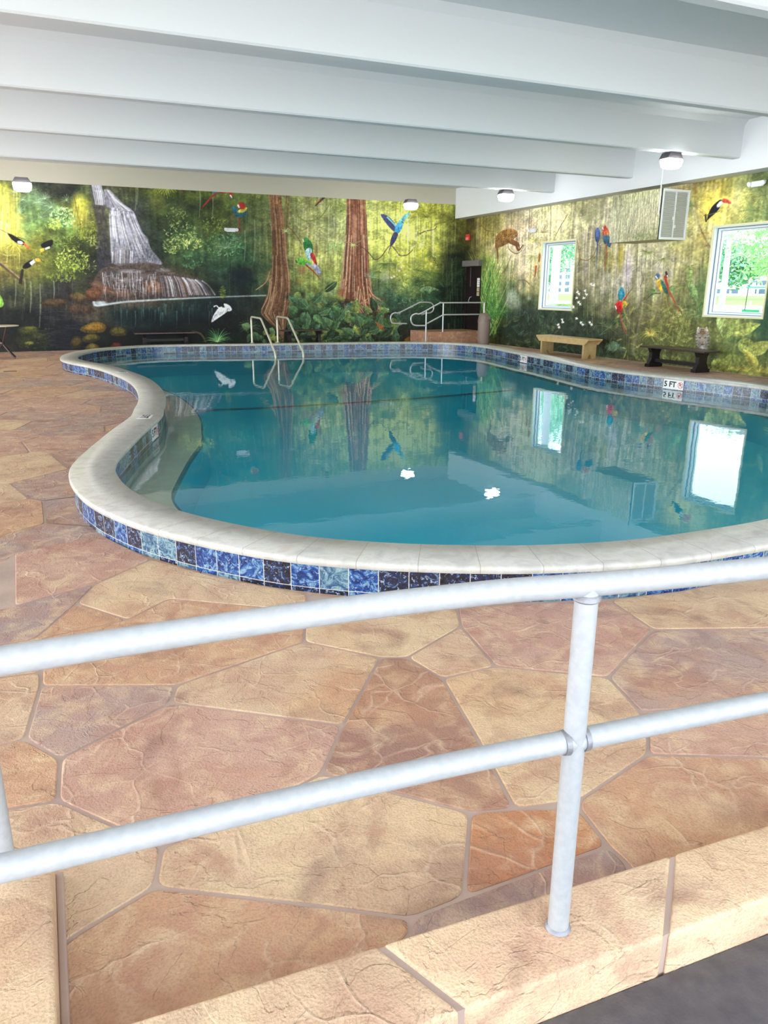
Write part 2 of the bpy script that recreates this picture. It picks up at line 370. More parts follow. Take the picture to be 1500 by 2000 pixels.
for cx_, cy_, rx, ry, n, pal in ((122,425,26,20,260,[(190,225,150),(150,200,120),(215,235,170),(70,120,60)]),(105,440,16,12,90,[(200,215,90),(150,170,70)]),
      (195,425,20,14,110,[(150,150,80),(120,125,60),(90,95,50)]),(175,450,26,22,200,[(130,135,50),(90,100,40),(160,165,70)]),(135,475,28,14,150,[(150,165,70),(90,110,45),(60,70,35)]),
      (188,474,14,12,70,[(190,195,110),(150,160,80)]),(140,510,34,22,330,[(170,185,75),(120,140,50),(80,100,40),(200,210,110)]),(120,540,30,12,120,[(140,155,60),(90,110,45)]),
      (170,520,18,16,60,[(150,160,70),(60,75,35)]),(355,455,34,22,170,[(190,200,120),(120,150,80),(70,100,55)]),(340,480,22,18,110,[(180,190,110),(90,120,60)]),(375,475,22,14,110,[(210,215,130),(130,160,80)]),
      (340,420,26,14,80,[(140,160,90),(80,100,50)]),(420,440,26,16,110,[(130,150,60),(90,110,50)]),(440,480,40,24,200,[(90,140,90),(60,110,70),(130,170,120)]),(375,510,20,16,90,[(90,140,90),(50,90,60)])):
    B.dabs(cx_-rx, cx_+rx, cy_-ry, cy_+ry, n, 4.2, 2.3, pal, a=.75, shape=1)
B.fan(30, 478, 26, 17, PI+.1, 2*PI-.2, (150, 145, 50), 1.6); B.fan(28, 476, 20, 13, PI+.2, 2*PI-.2, (200, 190, 80), 1.1)
B.fan(15, 500, 24, 12, .2, PI-.2, (190, 180, 90), 1.2); B.fan(320, 358, 26, 15, PI, 2*PI, (150, 160, 50), 1.5); B.fan(330, 362, 22, 12, PI+.3, 2*PI-.1, (185, 190, 80), 1.1)
B.fan(440, 485, 20, 15, .1, PI-.1, (140, 180, 140), 1.0, .6); B.fan(455, 470, 16, 12, .1, PI-.1, (120, 170, 130), 1.0, .6)
for x, y0, y1 in ((265,358,412),(268,358,400),(390,365,425),(415,372,432),(14,395,450),(497,430,510),(478,450,510),(30,545,598),(48,545,575),(78,555,640),(105,550,590),(60,550,610)):
    B.stroke([(x, y0), (x+1, (y0+y1)/2), (x-1, y1)], 2.2, 1.2, (150, 160, 135), .6, soft=1.5)
# waterfall
B.poly([(172,356),(180,356),(205,402),(213,440),(212,520),(196,540),(188,500),(190,440),(180,400)], (66, 62, 70), .75, soft=5)
B.poly([(177,355),(197,356),(201,384),(205,402),(197,402),(187,382)], (150, 146, 158), .95, soft=2)
B.poly([(202,371),(208,369),(215,371),(226,383),(243,400),(258,410),(264,416),(228,410),(211,406),(203,398)], (142, 138, 152), .95, soft=2)
B.poly([(213,404),(240,405),(263,415),(269,435),(276,455),(288,462),(293,485),(311,505),(320,518),(290,516),(262,517),(232,520),(217,512),(216,470),(213,440)], (132, 130, 142), .96, soft=2)
WP = [(225,225,235),(205,205,220),(180,178,195),(110,105,122),(84,80,96),(240,240,246),(165,160,170)]
for i in range(46):
    t = random.random(); x = 178+t*18; B.stroke([(x, 356), (x+4+t*2, 378), (x+8+random.uniform(-1, 1), 400)], 1.5, .8, random.choice(WP), .6)
for i in range(60):
    t = random.random(); B.stroke([(204+t*10, 371+t*2), (212+t*16, 386+t*4), (216+t*45, 403+t*11)], 1.6, .9, random.choice(WP), .6)
for i in range(210):
    t = random.random(); x = 214+t*48; y = 404+t*11+random.random()*25; L = random.uniform(25, 75); sl = .04+t*.45
    B.stroke([(x, y), (x+sl*L*.45, y+L*.5), (x+sl*L, min(y+L, 518))], random.uniform(1, 3), .8, random.choice(WP), random.uniform(.35, .8), soft=1.4)
B.poly([(217,512),(220,492),(232,484),(248,480),(258,490),(262,515),(240,519)], (112, 108, 112), .7, soft=3); B.blob((236, 486), 16, 8, (170, 166, 178), .8)
for i in range(40):
    x = random.uniform(219, 260); B.stroke([(x, 488+abs(x-240)*.2), (x-1, 514)], 1.6, .8, random.choice(WP+[(130,120,100)]), .6)
B.poly([(197,522),(230,520),(270,512),(312,515),(336,533),(362,536),(392,545),(411,563),(420,577),(408,580),(330,584),(190,596),(186,572),(180,552)], (80, 68, 62), .95, soft=2.5)
for x, y, rx, ry, c in ((205,565,16,10,(122,82,60)),(222,535,18,9,(84,82,84)),(250,548,22,6,(120,108,104)),(300,560,24,15,(128,86,60)),(286,540,26,7,(110,98,96)),(345,545,26,6,(96,74,62)),
      (190,555,14,8,(120,92,74)),(240,572,26,10,(112,84,68)),(370,560,26,14,(104,76,60)),(180,572,14,8,(140,96,66)),(255,530,30,5,(140,132,140)),(320,528,18,5,(120,112,116))):
    B.blob((x, y), rx, ry, c, .95, .8)
for i in range(40):
    x = random.uniform(190, 330); y = random.uniform(520, 570); B.stroke([(x, y), (x+random.uniform(5, 16), y+random.uniform(-2, 5))], 1.2, .5, random.choice([(40,30,30),(190,180,180),(60,50,48),(165,140,120)]), .7)
for i in range(110):
    t = random.random(); x = 312+t*84; y = 538+abs(t-.35)*8+t*6; L = 583-y-(4 if t < .5 else 7)
    B.stroke([(x, y), (x+3+t*10, y+L*.35), (x+6+t*19, y+L)], random.uniform(1, 2.6), .9, random.choice(WP+[(120,90,70),(60,45,40)]), random.uniform(.4, .85))
for i in range(80):
    x = random.uniform(200, 312); y = random.uniform(528, 566); B.stroke([(x, y), (x+random.uniform(-3, 4), min(y+random.uniform(10, 30), 590))], 1.8, .8, random.choice(WP[:3]), .45)
B.stroke([(183,590),(190,597),(240,590),(300,586),(360,583),(430,580),(520,577)], 4.5, 2, (195, 212, 218), .8, soft=2.5); B.blob((196, 592), 18, 6, (205, 215, 222), .8)
B.drips(220, 420, 590, 612, 60, 26, 2, [(70,100,98),(40,70,70),(110,130,135),(16,30,32)], .5)
for i in range(120):
    x, y = random.uniform(60, 170), random.uniform(608, 680); B.stroke([(x, y), (x+random.uniform(8, 26), y)], 1.1, .6, random.choice([(52,56,72),(14,16,22),(70,72,88)]), .5)
# rocks
def rock(pts, c, hi):
    c = [v*.8 for v in c]; hi = [v*.82 for v in hi]
    B.poly(pts, c, .97, soft=1.5); cx_ = sum(p[0] for p in pts)/len(pts); cy_ = sum(p[1] for p in pts)/len(pts)
    B.poly([(cx_+(p[0]-cx_)*.7, cy_+(p[1]-cy_)*.6-1.5) for p in pts], hi, .75, soft=3.5)
rock([(75,592),(95,582),(130,584),(136,592),(122,598),(92,600)], (78, 62, 44), (112, 92, 58)); rock([(134,577),(150,568),(178,582),(160,590),(140,584)], (98, 80, 48), (132, 112, 66))
rock([(130,600),(150,592),(182,598),(186,612),(150,614),(134,608)], (82, 62, 50), (104, 80, 62)); rock([(165,568),(190,556),(203,576),(184,590),(170,584)], (110, 72, 52), (142, 96, 68))
rock([(154,644),(165,635),(185,628),(200,630),(209,638),(204,648),(190,651),(165,650)], (112, 92, 36), (178, 130, 40)); rock([(212,648),(220,639),(236,637),(250,646),(246,656),(220,657)], (74, 68, 32), (118, 108, 44))
rock([(160,660),(172,651),(190,652),(198,662),(180,669),(162,668)], (70, 62, 28), (128, 116, 44)); rock([(135,672),(143,657),(158,656),(162,676),(145,682)], (64, 56, 30), (104, 88, 44))
rock([(162,682),(176,669),(190,672),(200,684),(178,688)], (84, 72, 34), (140, 124, 52)); rock([(213,681),(222,669),(236,671),(240,681)], (92, 40, 26), (136, 60, 36))
for x, y, rx, ry, c in ((55,645,22,9,(84,88,34)),(50,665,20,12,(50,56,28)),(75,655,16,8,(62,66,32)),(57,670,10,4,(130,132,44)),(88,668,12,12,(40,44,28)),(60,640,14,3,(120,116,48))): B.blob((x, y), rx, ry, c, .9, .9)
B.dabs(35, 98, 640, 685, 120, 5, 1.6, [(90,98,44),(40,46,26),(16,18,14)], a=.5)
# branch and toucans
B.stroke([(-30,498),(0,515),(20,531),(42,550)], 7, 6, (92, 76, 56), .95); B.stroke([(-30,495),(0,512),(20,528),(38,543)], 2, 2, (168, 148, 120), .8); B.stroke([(40,552),(44,528)], 6, 5, (44, 36, 32), .9); B.stroke([(0,448),(20,458)], 1.5, 1, (100,80,50), .7)
BK = (24, 22, 26)
B.poly([(14,455),(22,457),(36,465),(48,472),(50,479),(38,478),(25,470),(18,462)], BK); B.stroke([(35,463),(54,470)], 1.2, .8, BK, .9); B.poly([(33,471),(40,470),(46,474),(44,478),(35,476)], (225,228,235)); B.poly([(45,473),(54,478),(60,488),(57,487),(48,480)], (228,104,58))
B.poly([(78,478),(90,471),(104,467),(104,477),(96,485),(84,486)], BK); B.poly([(86,485),(97,481),(97,485),(89,488)], (225,228,235)); B.poly([(78,487),(86,484),(86,490),(80,494)], (236,182,60)); B.stroke([(81,493),(82,498)], 1.4, .8, BK)
B.poly([(42,523),(50,513),(62,507),(67,509),(62,520),(50,526)], BK); B.poly([(57,513),(66,507),(69,512),(62,519)], (220,225,232)); B.poly([(68,505),(74,504),(80,507),(80,511),(70,511)], (236,178,60)); B.stroke([(80,508),(86,512)], 1.6, .6, BK)
# egret
B.poly([(411,632),(416,617),(424,604),(430,599),(436,601),(444,600),(447,606),(437,614),(425,622)], (214,218,228)); B.poly([(436,592),(444,594),(450,598),(454,606),(446,609),(440,603)], (226,230,238)); B.stroke([(418,599),(423,597),(427,601),(433,600)], 2, 2, (232,234,240)); B.stroke([(452,607),(462,615)], 1.1, .6, (60,60,70))
for i in range(16): x = random.uniform(416, 448); B.stroke([(x, 601+(448-x)*.5), (x-4, 608+(448-x)*.5)], .7, .5, (120,125,140), .6)
# macaws above the fall
B.stroke([(396,404),(410,388),(424,376)], 2.6, 3.2, (160, 46, 40)); B.stroke([(418,376),(430,372),(440,372)], 4, 4, (92,104,150)); B.stroke([(432,375),(446,374),(453,380)], 5, 5.5, (178, 44, 36)); B.stroke([(450,382),(453,385)], 3, 3, (232,226,220)); B.stroke([(454,384),(455,388)], 2, 1, (40,36,36)); B.stroke([(350,362),(357,372)], 7, 3, (132,34,30), .9)
B.stroke([(467,426),(469,455)], 3.4, 2.2, (134,58,42)); B.stroke([(455,418),(453,430)], 3, 2, (120,70,50)); B.poly([(451,402),(462,406),(466,414),(480,412),(483,418),(474,424),(462,424),(455,416)], (44, 96, 112)); B.poly([(462,413),(470,408),(484,404),(480,413),(468,417)], (178,176,70)); B.blob((472,402), 9, 8, (168,40,34), 1, .35); B.stroke([(465,401),(467,405)], 3.4, 3, (235,226,220))
B.stroke([(616,402),(628,390),(640,380)], 2, 5, (54,50,66)); B.stroke([(619,398),(627,390)], 2, 3, (146,44,36))
# dark thicket, pale fern
B.blob((470,540), 40, 30, (16,20,34), .7); B.blob((415,560), 30, 18, (24,28,30), .6); B.fan(425, 665, 30, 19, .1, PI-.1, (84,150,84), 1.5); B.fan(425, 668, 20, 13, 0, PI, (150,190,130), 1.1); B.fan(487, 640, 22, 16, -.2, PI+.3, (120,150,120), 1.1, .7)
B.stroke([(375,648),(392,652),(402,668)], 4, 3, (96,84,60), .9); B.dabs(430, 440, 560, 585, 60, 4, 2, [(130,140,50),(90,100,40)], a=.6)
# big trees
def trunk(rows_, c, his, darks, n=60):
    L = [(a, y) for y, a, b in rows_]; Rr = [(b, y) for y, a, b in rows_][::-1]
    B.poly(L+Rr, c, .97, soft=2)
    for i in range(n):
        t = random.random(); k0 = random.randrange(len(rows_)-2); k1 = min(len(rows_), k0+random.randint(3, 5))
        pts = [(a+(b-a)*t, y) for y, a, b in rows_[k0:k1]]
        cc = his[random.randrange(len(his))] if random.random() < .5 else darks[random.randrange(len(darks))]
        B.stroke(pts, random.uniform(1, 3.2), random.uniform(.8, 2), cc, random.uniform(.3, .7), soft=1.6)
trunk([(360,557,567),(400,556,566),(450,553,563),(500,550,562)], (120,112,66), [(150,140,90)], [(84,78,46)], 14)
trunk([(360,523,548),(400,527,550),(450,531,557),(500,532,560),(540,530,566),(570,524,567),(590,516,566),(610,508,564),(625,520,560),(645,542,556),(668,544,554)], (112,76,52), [(176,146,112),(150,108,76),(196,170,130)], [(64,42,32),(84,54,38),(52,40,32)], 90)
for a in ((528,545,511,604),(530,550,516,612),(536,560,524,614),(527,530,500,566)): B.stroke([(a[0], a[1]), ((a[0]*.7+a[2]*.3), a[1]+(a[3]-a[1])*.6), (a[2], a[3])], 4.5, 2.2, (122,88,60), .9); B.stroke([(a[0], a[1]), ((a[0]*.7+a[2]*.3), a[1]+(a[3]-a[1])*.6), (a[2], a[3])], 1.2, .8, (196,168,130), .8)
trunk([(375,677,713),(420,677,716),(460,675,717),(500,671,720),(540,668,722),(570,664,726),(590,662,734),(605,674,746),(618,676,758),(635,684,735)], (128,78,56), [(210,170,144),(176,116,90),(226,196,164)], [(82,46,34),(104,60,42),(60,40,34)], 130)
for a in ((672,545,658,590),(676,560,668,600),(700,560,684,636),(704,565,692,634),(716,545,728,616),(720,560,745,588),(722,575,760,616),(710,560,722,620)): B.stroke([(a[0], a[1]), ((a[0]*.7+a[2]*.3), a[1]+(a[3]-a[1])*.55), (a[2], a[3])], 5, 2.4, (130,84,58), .9); B.stroke([(a[0], a[1]), ((a[0]*.7+a[2]*.3), a[1]+(a[3]-a[1])*.55), (a[2], a[3])], 1.6, 1, (212,184,148), .85)
B.blob((696,440), 20, 40, (214,160,140), .25)
# vines
for p, wd, c in (([(560,440),(575,455),(590,478)], 2, (104,80,54)), ([(636,492),(655,483),(672,474),(692,474),(706,470),(718,458)], 2.4, (140,126,84)), ([(694,476),(712,486),(724,498),(732,507),(744,502),(757,484),(764,480),(774,490),(781,499),(795,498),(806,488)], 2.2, (96,74,50)),
      ([(820,457),(832,451),(848,448),(853,442)], 2, (90,66,46)), ([(560,400),(585,425),(600,432),(625,425),(640,405)], 3, (116,124,56)), ([(500,415),(520,432),(555,447)], 2, (110,96,66)), ([(575,440),(590,450),(605,442)], 1.5, (120,110,80))): B.stroke(p, wd, wd*.8, c, .9)
B.drips(640, 672, 470, 486, 60, 14, 1.5, [(150,180,110),(110,150,80),(190,205,140)], .8); B.fan(558, 452, 9, 9, -.5, PI+.5, (170,200,130)); B.fan(690, 478, 9, 9, PI-.6, 2*PI+.4, (190,210,130)); B.fan(668, 412, 14, 10, -.5, PI+.5, (110,130,60)); B.fan(715, 410, 22, 12, -.8, PI*.8, (150,170,90), 1, .7)
# green parrots
G1, G2 = (44,112,58), (96,170,60)
B.poly([(591,468),(597,463),(604,467),(611,478),(612,490),(608,500),(598,497),(593,484)], G1); B.blob((597,468), 6, 5, (80,150,70), .9, .4); B.stroke([(592,468),(593,472)], 2, 1.5, (225,225,220)); B.poly([(595,490),(603,483),(610,487),(608,508),(600,508)], (150,186,190)); B.poly([(604,496),(612,492),(618,508),(620,520),(615,516)], (170,40,44)); B.poly([(610,514),(620,518),(628,530),(624,540),(614,528)], (150,150,178))
B.poly([(577,509),(583,503),(592,504),(602,509),(610,514),(600,519),(585,518)], G2); B.stroke([(578,509),(580,513)], 2.5, 2, (40,50,50)); B.stroke([(598,518),(612,530),(625,545)], 3.4, 1.4, (152,46,48)); B.stroke([(600,515),(615,524)], 4, 3, (140,150,172)); B.blob((590,528), 12, 10, (150,90,76), .7); B.blob((618,490), 6, 16, (110,70,50), .7); B.blob((586,548), 16, 10, (150,140,60), .7)
# blue macaw
B.poly([(742,418),(750,418),(762,425),(774,440),(772,453),(766,450),(757,440),(748,428)], (66,72,112)); B.stroke([(756,424),(768,436),(774,444)], 2.6, 2.6, (120,190,225)); B.poly([(776,438),(780,430),(790,420),(801,413),(799,419),(790,431),(784,441)], (110,186,200)); B.poly([(773,440),(778,434),(787,435),(786,446),(778,457),(769,456)], (72,160,216)); B.poly([(770,452),(779,456),(772,472),(765,481),(761,478),(764,464)], (60,62,100)); B.stroke([(764,478),(758,495)], 2.2, .6, (50,52,80)); B.stroke([(785,433),(788,436)], 2.2, 1.4, (40,44,50))
for x, y in ((828,445),(832,449),(813,455),(815,463),(812,469),(805,484),(809,481),(824,478),(827,474),(821,482),(776,498),(783,512),(780,529),(765,542),(791,536),(770,540),(784,522)): B.blossom(x, y, 2.0, (238,226,206))
# palms on the right
for a in (2.8, 2.4, 1.9, 1.4, .9): B.frond(835, 425, a, 34, -.9 if a < 1.6 else .9, (118,122,40), 12, 12, .7)
for a in (2.9, 2.5, 2.1, 1.6, 1.2, .7): B.frond(882, 436, a, 34, .8 if a > 1.6 else -.8, (98,100,36), 12, 13, .75)
B.stroke([(846,448),(846,500)], 5, 4, (220,218,178), .6, soft=2.5); B.stroke([(797,430),(797,470)], 5, 4, (215,220,180), .55, soft=2.5); B.stroke([(815,420),(815,450)], 3, 3, (222,226,170), .55, soft=2)
B.blob((880,560), 38, 90, (18,28,24), .8, .8)
for x, y, a, L, bd, c in ((868,560,2.6,66,1.0,(58,84,44)),(866,560,2.2,70,.9,(72,100,60)),(864,570,2.9,60,1.1,(44,72,50)),(870,560,1.8,66,.4,(60,82,42)),(872,560,1.4,62,-.3,(66,90,50)),(874,560,1.1,50,-.6,(54,76,44)),
      (862,590,2.7,52,1.0,(70,104,78)),(864,600,2.3,56,.8,(46,76,54)),(870,590,1.2,56,-.6,(50,74,46)),(840,600,2.6,40,1.0,(60,94,64)),(880,620,1.9,50,.4,(40,62,44)),(800,600,2.0,36,.8,(52,84,66)),(770,590,1.8,34,.6,(54,88,72)),(760,600,1.0,34,-.7,(50,84,66))): B.frond(x, y, a, L, bd, c, 18, 16, .85)
B.poly([(820,563),(835,558),(850,562),(860,568),(845,566),(838,576),(832,566),(824,574)], (110,140,100), .9); B.drips(870, 905, 500, 640, 60, 50, 1.2, [(84,106,66),(40,60,40),(120,140,90)], .6); B.fan(740, 530, 18, 12, PI+.2, 2*PI-.2, (90,110,50)); B.fan(752, 515, 20, 13, PI, 2*PI, (70,92,48)); B.blob((752,540), 16, 16, (200,204,190), .5); B.fan(725, 542, 16, 11, 0, PI, (120,150,120))
B.dabs(770, 830, 540, 600, 160, 6, 2.2, [(120,150,90),(80,120,80),(56,90,70),(150,170,100)], a=.5)
# undergrowth
LG = [(44,70,44),(58,92,54),(76,108,66),(34,54,38),(88,108,56),(100,110,52),(54,84,64)]
def under(x0, x1, y0, y1, n, l0, l1):
    for i in sorted([(random.uniform(y0, y1), random.uniform(x0, x1)) for _ in range(n)]):
        B.blob((i[1], i[0]+3), 12, 9, (18, 26, 20), .5); B.leaf(i[1], i[0], random.uniform(-2.6, -.5) if random.random() < .6 else random.uniform(.3, 2.8), random.uniform(l0, l1), random.uniform(9, 16), random.choice(LG), random.choice([(140,170,124),(116,144,92),(156,172,116)]))
under(562, 640, 570, 668, 40, 16, 26); under(635, 700, 585, 672, 34, 20, 30); under(690, 775, 606, 672, 36, 20, 32); under(480, 545, 625, 675, 14, 12, 20)
B.dabs(560, 780, 580, 672, 700, 6, 2, lo=.5, hi=1.6, a=.5)
B.poly([(632,568),(640,556),(660,547),(656,562),(640,572)], (52,74,46)); B.stroke([(634,568),(658,549)], 1.2, .6, (150,170,120)); B.blob((666,572), 12, 14, (140,84,50), .7)
for x, y, a in ((720,648,.3),(690,655,2.6),(735,640,1.2),(705,640,1.9),(645,640,2.2),(660,625,1.0),(600,600,2.4),(612,592,.8),(598,636,1.5),(622,612,.4)): B.leaf(x, y, a, 28, 17, (58, 86, 56), (180, 198, 154))
B.poly([(733,628),(748,636),(752,646),(740,642)], (150,90,46), .9); B.poly([(788,664),(800,656),(830,654),(842,662),(842,672),(786,672)], (132,92,42), .8, soft=2)
B.dabs(540, 780, 655, 675, 200, 6, 2, [(30,42,28),(20,26,20),(60,76,40)], a=.6)
B.poly([(-8,572),(2,577),(8,594),(4,600),(-8,602)], (126,176,70)); B.dabs(-60, 900, 345, 690, 3500, 3.5, 1.3, lo=.72, hi=1.35, a=.4); B.finish(.88, 1.12, (1.1, 1.1, 1.1))
ob = B.build('wall_back', M_paint); tag(ob, 'back wall painted with a jungle waterfall mural', kind='structure')
# ---- right wall
W1 = (15.93, 17.30, 1.07, 2.72); W2 = (10.27, 11.64, 1.07, 2.725)
DOOR = (20.36, 21.27, .33, 2.36)
Rw = Mural('x', XR, 4.0, YB, 0, 3.7, .0135, .0125)
tp = lambda x: 428-.1635*(x-905); bt = lambda x: 664+.1245*(x-905)
xs = [905, 930, 960, 1020, 1080, 1140, 1200, 1260, 1320, 1380, 1440, 1500, 1700, 2200]
rows = [
 [(72,66,34),(82,76,38),(52,56,28),(34,38,24),(30,40,24),(34,44,28),(30,40,28),(30,38,26),(40,38,24)],
 [(110,104,54),(132,124,54),(120,112,60),(84,88,44),(70,84,40),(60,80,40),(50,66,40),(40,52,34),(40,44,26)],
 [(128,124,72),(152,146,82),(172,162,112),(152,170,84),(110,140,72),(82,122,62),(84,112,60),(48,66,42),(56,66,30)],
 [(190,182,152),(202,186,156),(208,198,168),(206,194,156),(164,154,116),(92,102,72),(60,72,62),(54,68,56),(60,70,44)],
 [(200,200,140),(210,206,152),(196,190,130),(180,176,120),(150,152,100),(106,120,80),(54,74,56),(62,80,64),(56,66,44)],
 [(132,132,94),(172,168,132),(164,154,132),(152,148,114),(120,116,94),(86,90,70),(50,60,48),(60,76,60),(50,60,46)],
 [(142,142,102),(190,190,152),(178,172,142),(158,148,90),(170,166,150),(148,148,118),(104,104,78),(52,62,48),(62,74,52)],
 [(190,190,142),(192,192,152),(190,182,142),(192,190,160),(170,168,140),(148,146,108),(108,104,74),(90,92,56),(78,82,48)],
 [(160,150,112),(152,150,112),(188,188,132),(182,176,132),(152,150,102),(130,128,82),(118,116,62),(108,112,62),(96,104,58)],
 [(152,140,62),(206,194,92),(176,162,92),(152,150,92),(130,130,82),(88,108,68),(104,110,60),(98,106,60),(88,96,52)],
 [(130,138,84),(204,196,112),(162,166,92),(132,140,82),(120,130,72),(110,118,62),(132,140,80),(108,124,70),(118,118,58)],
 [(96,118,62),(122,140,92),(132,140,82),(90,110,70),(70,96,66),(62,92,62),(58,88,60),(84,100,56),(126,126,60)],
 [(90,110,60),(120,136,86),(120,130,80),(84,104,66),(64,92,60),(58,88,58),(56,84,56),(70,90,50),(100,104,56)],
 [(110,120,64),(140,146,86),(132,134,80),(100,110,66),(80,100,60),(70,92,56),(60,84,52),(70,88,48),(84,92,50)]]
Rw.base(xs, tp, bt, rows); Rw.grain(.1, .16, .12)
R_ = Rw
R_.dabs(905, 1600, 340, 760, 3000, 6, 2, lo=.72, hi=1.3, a=.45); R_.dabs(905, 1600, 600, 760, 1800, 5, 1.8, lo=.55, hi=1.7, a=.5)
R_.drips(930, 1400, 350, 540, 150, 80, 7, [(228,222,208),(214,204,192),(160,152,112),(138,130,92),(204,198,140),(222,212,210)], .28)
R_.drips(930, 1380, 350, 560, 260, 50, 1.8, [(226,220,206),(150,144,100),(126,118,80),(206,200,150)], .3)
for x, y, rx, ry, c, a in ((1000,470,40,60,(214,196,176),.6),(1085,425,50,34,(220,214,172),.6),(1020,520,36,40,(214,200,176),.55),(1225,530,18,60,(190,180,194),.75),(1212,500,10,34,(190,172,60),.75),(1145,520,16,50,(172,160,160),.5),(1160,410,40,40,(140,140,104),.6),(1290,520,24,50,(196,188,176),.6),(1250,560,14,50,(200,196,178),.5),
      (1385,400,34,46,(222,200,84),.8),(1440,400,30,40,(214,206,130),.5),(1330,480,26,30,(190,184,120),.6),(1370,470,24,30,(186,170,90),.6),(1240,420,50,30,(200,196,156),.5),(1060,610,60,24,(62,80,66),.6),(1110,655,60,30,(48,64,54),.6),(1165,650,26,40,(52,66,50),.6),(1000,650,40,34,(44,60,46),.6),(1370,560,20,60,(92,120,72),.5),(1495,620,24,70,(52,92,74),.7),(1300,600,50,26,(112,104,66),.5),(1290,660,60,34,(84,94,50),.5),(1400,690,50,40,(96,104,50),.5)): R_.blob((x, y), rx, ry, c, a)
R_.stroke([(1360,350),(1357,385),(1360,405)], 9, 5, (130,92,40), .5, soft=5); R_.stroke([(1366,440),(1376,465),(1390,490),(1382,512)], 3, 2, (104,80,44), .6, soft=2)
for q_ in ((1372,455),(1380,480),(1388,500)): R_.fan(q_[0], q_[1], 12, 8, 0, 2*PI, (112,80,52), 1.3, .6)
R_.poly([(984,602),(989,578),(999,562),(1010,567),(1019,602)], (176,184,172), .5, soft=9)
R_.drips(1130, 1260, 440, 640, 90, 90, 1.6, [(120,124,60),(150,156,90),(90,96,56)], .55)
for x in (998, 968, 1033, 1075): R_.stroke([(x, 400), (x+1, 425), (x-1, 470)], 2.5, 1.2, (110,92,56), .6)
for x in (1150,1158,1164,1172,1188,1195,1262,1271,1297): R_.stroke([(x, 500), (x-2, 560), (x-3, 620)], 1.8, 2.2, (124,132,62), .6)
# leopard
R_.poly([(967,486),(967,468),(972,456),(982,449),(996,446),(1009,449),(1012,460),(1004,466),(994,474),(984,480),(974,484)], (146,110,62), soft=2); R_.stroke([(969,478),(972,494),(972,514)], 7, 2.5, (132,92,50)); R_.stroke([(1000,470),(1012,476),(1014,484)], 6, 4, (128,88,54)); R_.stroke([(1000,458),(1008,456)], 11, 9, (152,118,66)); R_.stroke([(990,470),(1003,477),(1014,480)], 5, 4, (124,84,50)); R_.stroke([(1008,478),(1013,489),(1022,478)], 7, 2, (112,76,48)); R_.stroke([(992,474),(994,486),(1006,495),(1016,492),(1023,480)], 1.5, 1.2, (96,70,44))
for i in range(70):
    x = random.uniform(966, 1012); y = 455+((x-990)/22.)**2*9+random.uniform(-6, 8); R_.stroke([(x, y), (x+.7, y+.5)], 1.6, 1.3, (78,52,28), .75)
R_.blob((1004,460), 4, 3, (214,196,160), .7)
for p in ([(940,440),(950,450),(965,452)], [(998,500),(990,520),(982,533)], [(1085,460),(1096,440),(1108,420)], [(1034,556),(1026,548),(1012,547)], [(1000,545),(1004,520),(1006,505)], [(1128,470),(1132,500),(1136,508)], [(1128,520),(1134,507),(1146,509),(1158,500),(1168,478)], [(1250,560),(1256,545),(1252,530)], [(1220,450),(1200,440),(1196,455)]): R_.stroke(p, 2, 1.6, (116,92,58), .85)
R_.stroke([(1054,498),(1053,510)], 5, 4, (164,84,36)); R_.stroke([(1047,521),(1045,540)], 6, 3, (170,84,34)); R_.fan(1043, 470, 24, 15, -.4, PI+.4, (164,170,84), 1.2, .7); R_.fan(1040, 500, 22, 12, PI, 2*PI, (140,150,80), 1.2, .6); R_.fan(1060, 455, 18, 9, .2, PI-.2, (120,104,60), .9, .8)
# tall plants by the door
for i in range(230):
    x0 = random.uniform(940, 972); y0 = random.uniform(540, 660); a = random.uniform(.9, 2.2); L = random.uniform(30, 66)
    R_.stroke([(x0, y0), (x0+L*.4*math.cos(a), y0-L*.5), (x0+L*.8*math.cos(a), y0-L*.95)], 2.6, .6, random.choice([(104,150,70),(70,122,60),(150,176,96),(50,90,50),(176,190,110)]), .75)
for a in (.5, .8, 1.1, 1.4, .2): R_.frond(956, 620, a, 44, .2, (66,126,60), 12, 14, .9)
R_.blob((997,582), 20, 14, (186,194,184), .4); R_.blob((1022,560), 12, 18, (96,112,92), .6); R_.blob((1034,582), 10, 6, (190,200,190), .5)
# macaw pairs
def macaw(x, y, c1, c2, tail, L, hd):
    R_.poly([(x-4, y-4), (x, y-9), (x+4, y-5), (x+6, y+6), (x+3, y+16), (x-3, y+14), (x-6, y+4)], c1); R_.blob((x, y-7), 5, 5, hd, 1, .4)
    R_.stroke([(x-3, y-7), (x-2, y-4)], 2.6, 2, (236,226,220)); R_.stroke([(x-4, y-5), (x-4, y-2)], 1.6, .8, (40,38,40)); R_.poly([(x-1, y+2), (x+6, y+3), (x+6, y+14), (x+1, y+18)], c2); R_.stroke([(x+1, y+14), (x+1-tail, y+14+L*.5), (x-tail, y+14+L)], 3.6, 1.1, c2 if L > 60 else c1)
R_.poly([(1162,452),(1166,443),(1171,447),(1173,462),(1168,476),(1162,470)], (72,98,150)); R_.stroke([(1167,470),(1166,500),(1165,524)], 4, 1.4, (66,92,130)); R_.blob((1166,458), 4, 8, (112,142,184), .7)
R_.poly([(1176,447),(1181,441),(1187,446),(1191,456),(1188,470),(1180,472),(1177,460)], (182,96,60)); R_.blob((1181,446), 6, 6, (186,58,44), 1, .4); R_.stroke([(1177,444),(1178,448)], 2.6, 2, (236,226,220)); R_.poly([(1177,460),(1190,458),(1195,472),(1192,485),(1184,478),(1178,474)], (58,100,120)); R_.stroke([(1184,478),(1184,500),(1181,530)], 4, 1.6, (158,88,60)); R_.blob((1187,457), 4, 4, (190,160,60), .8)
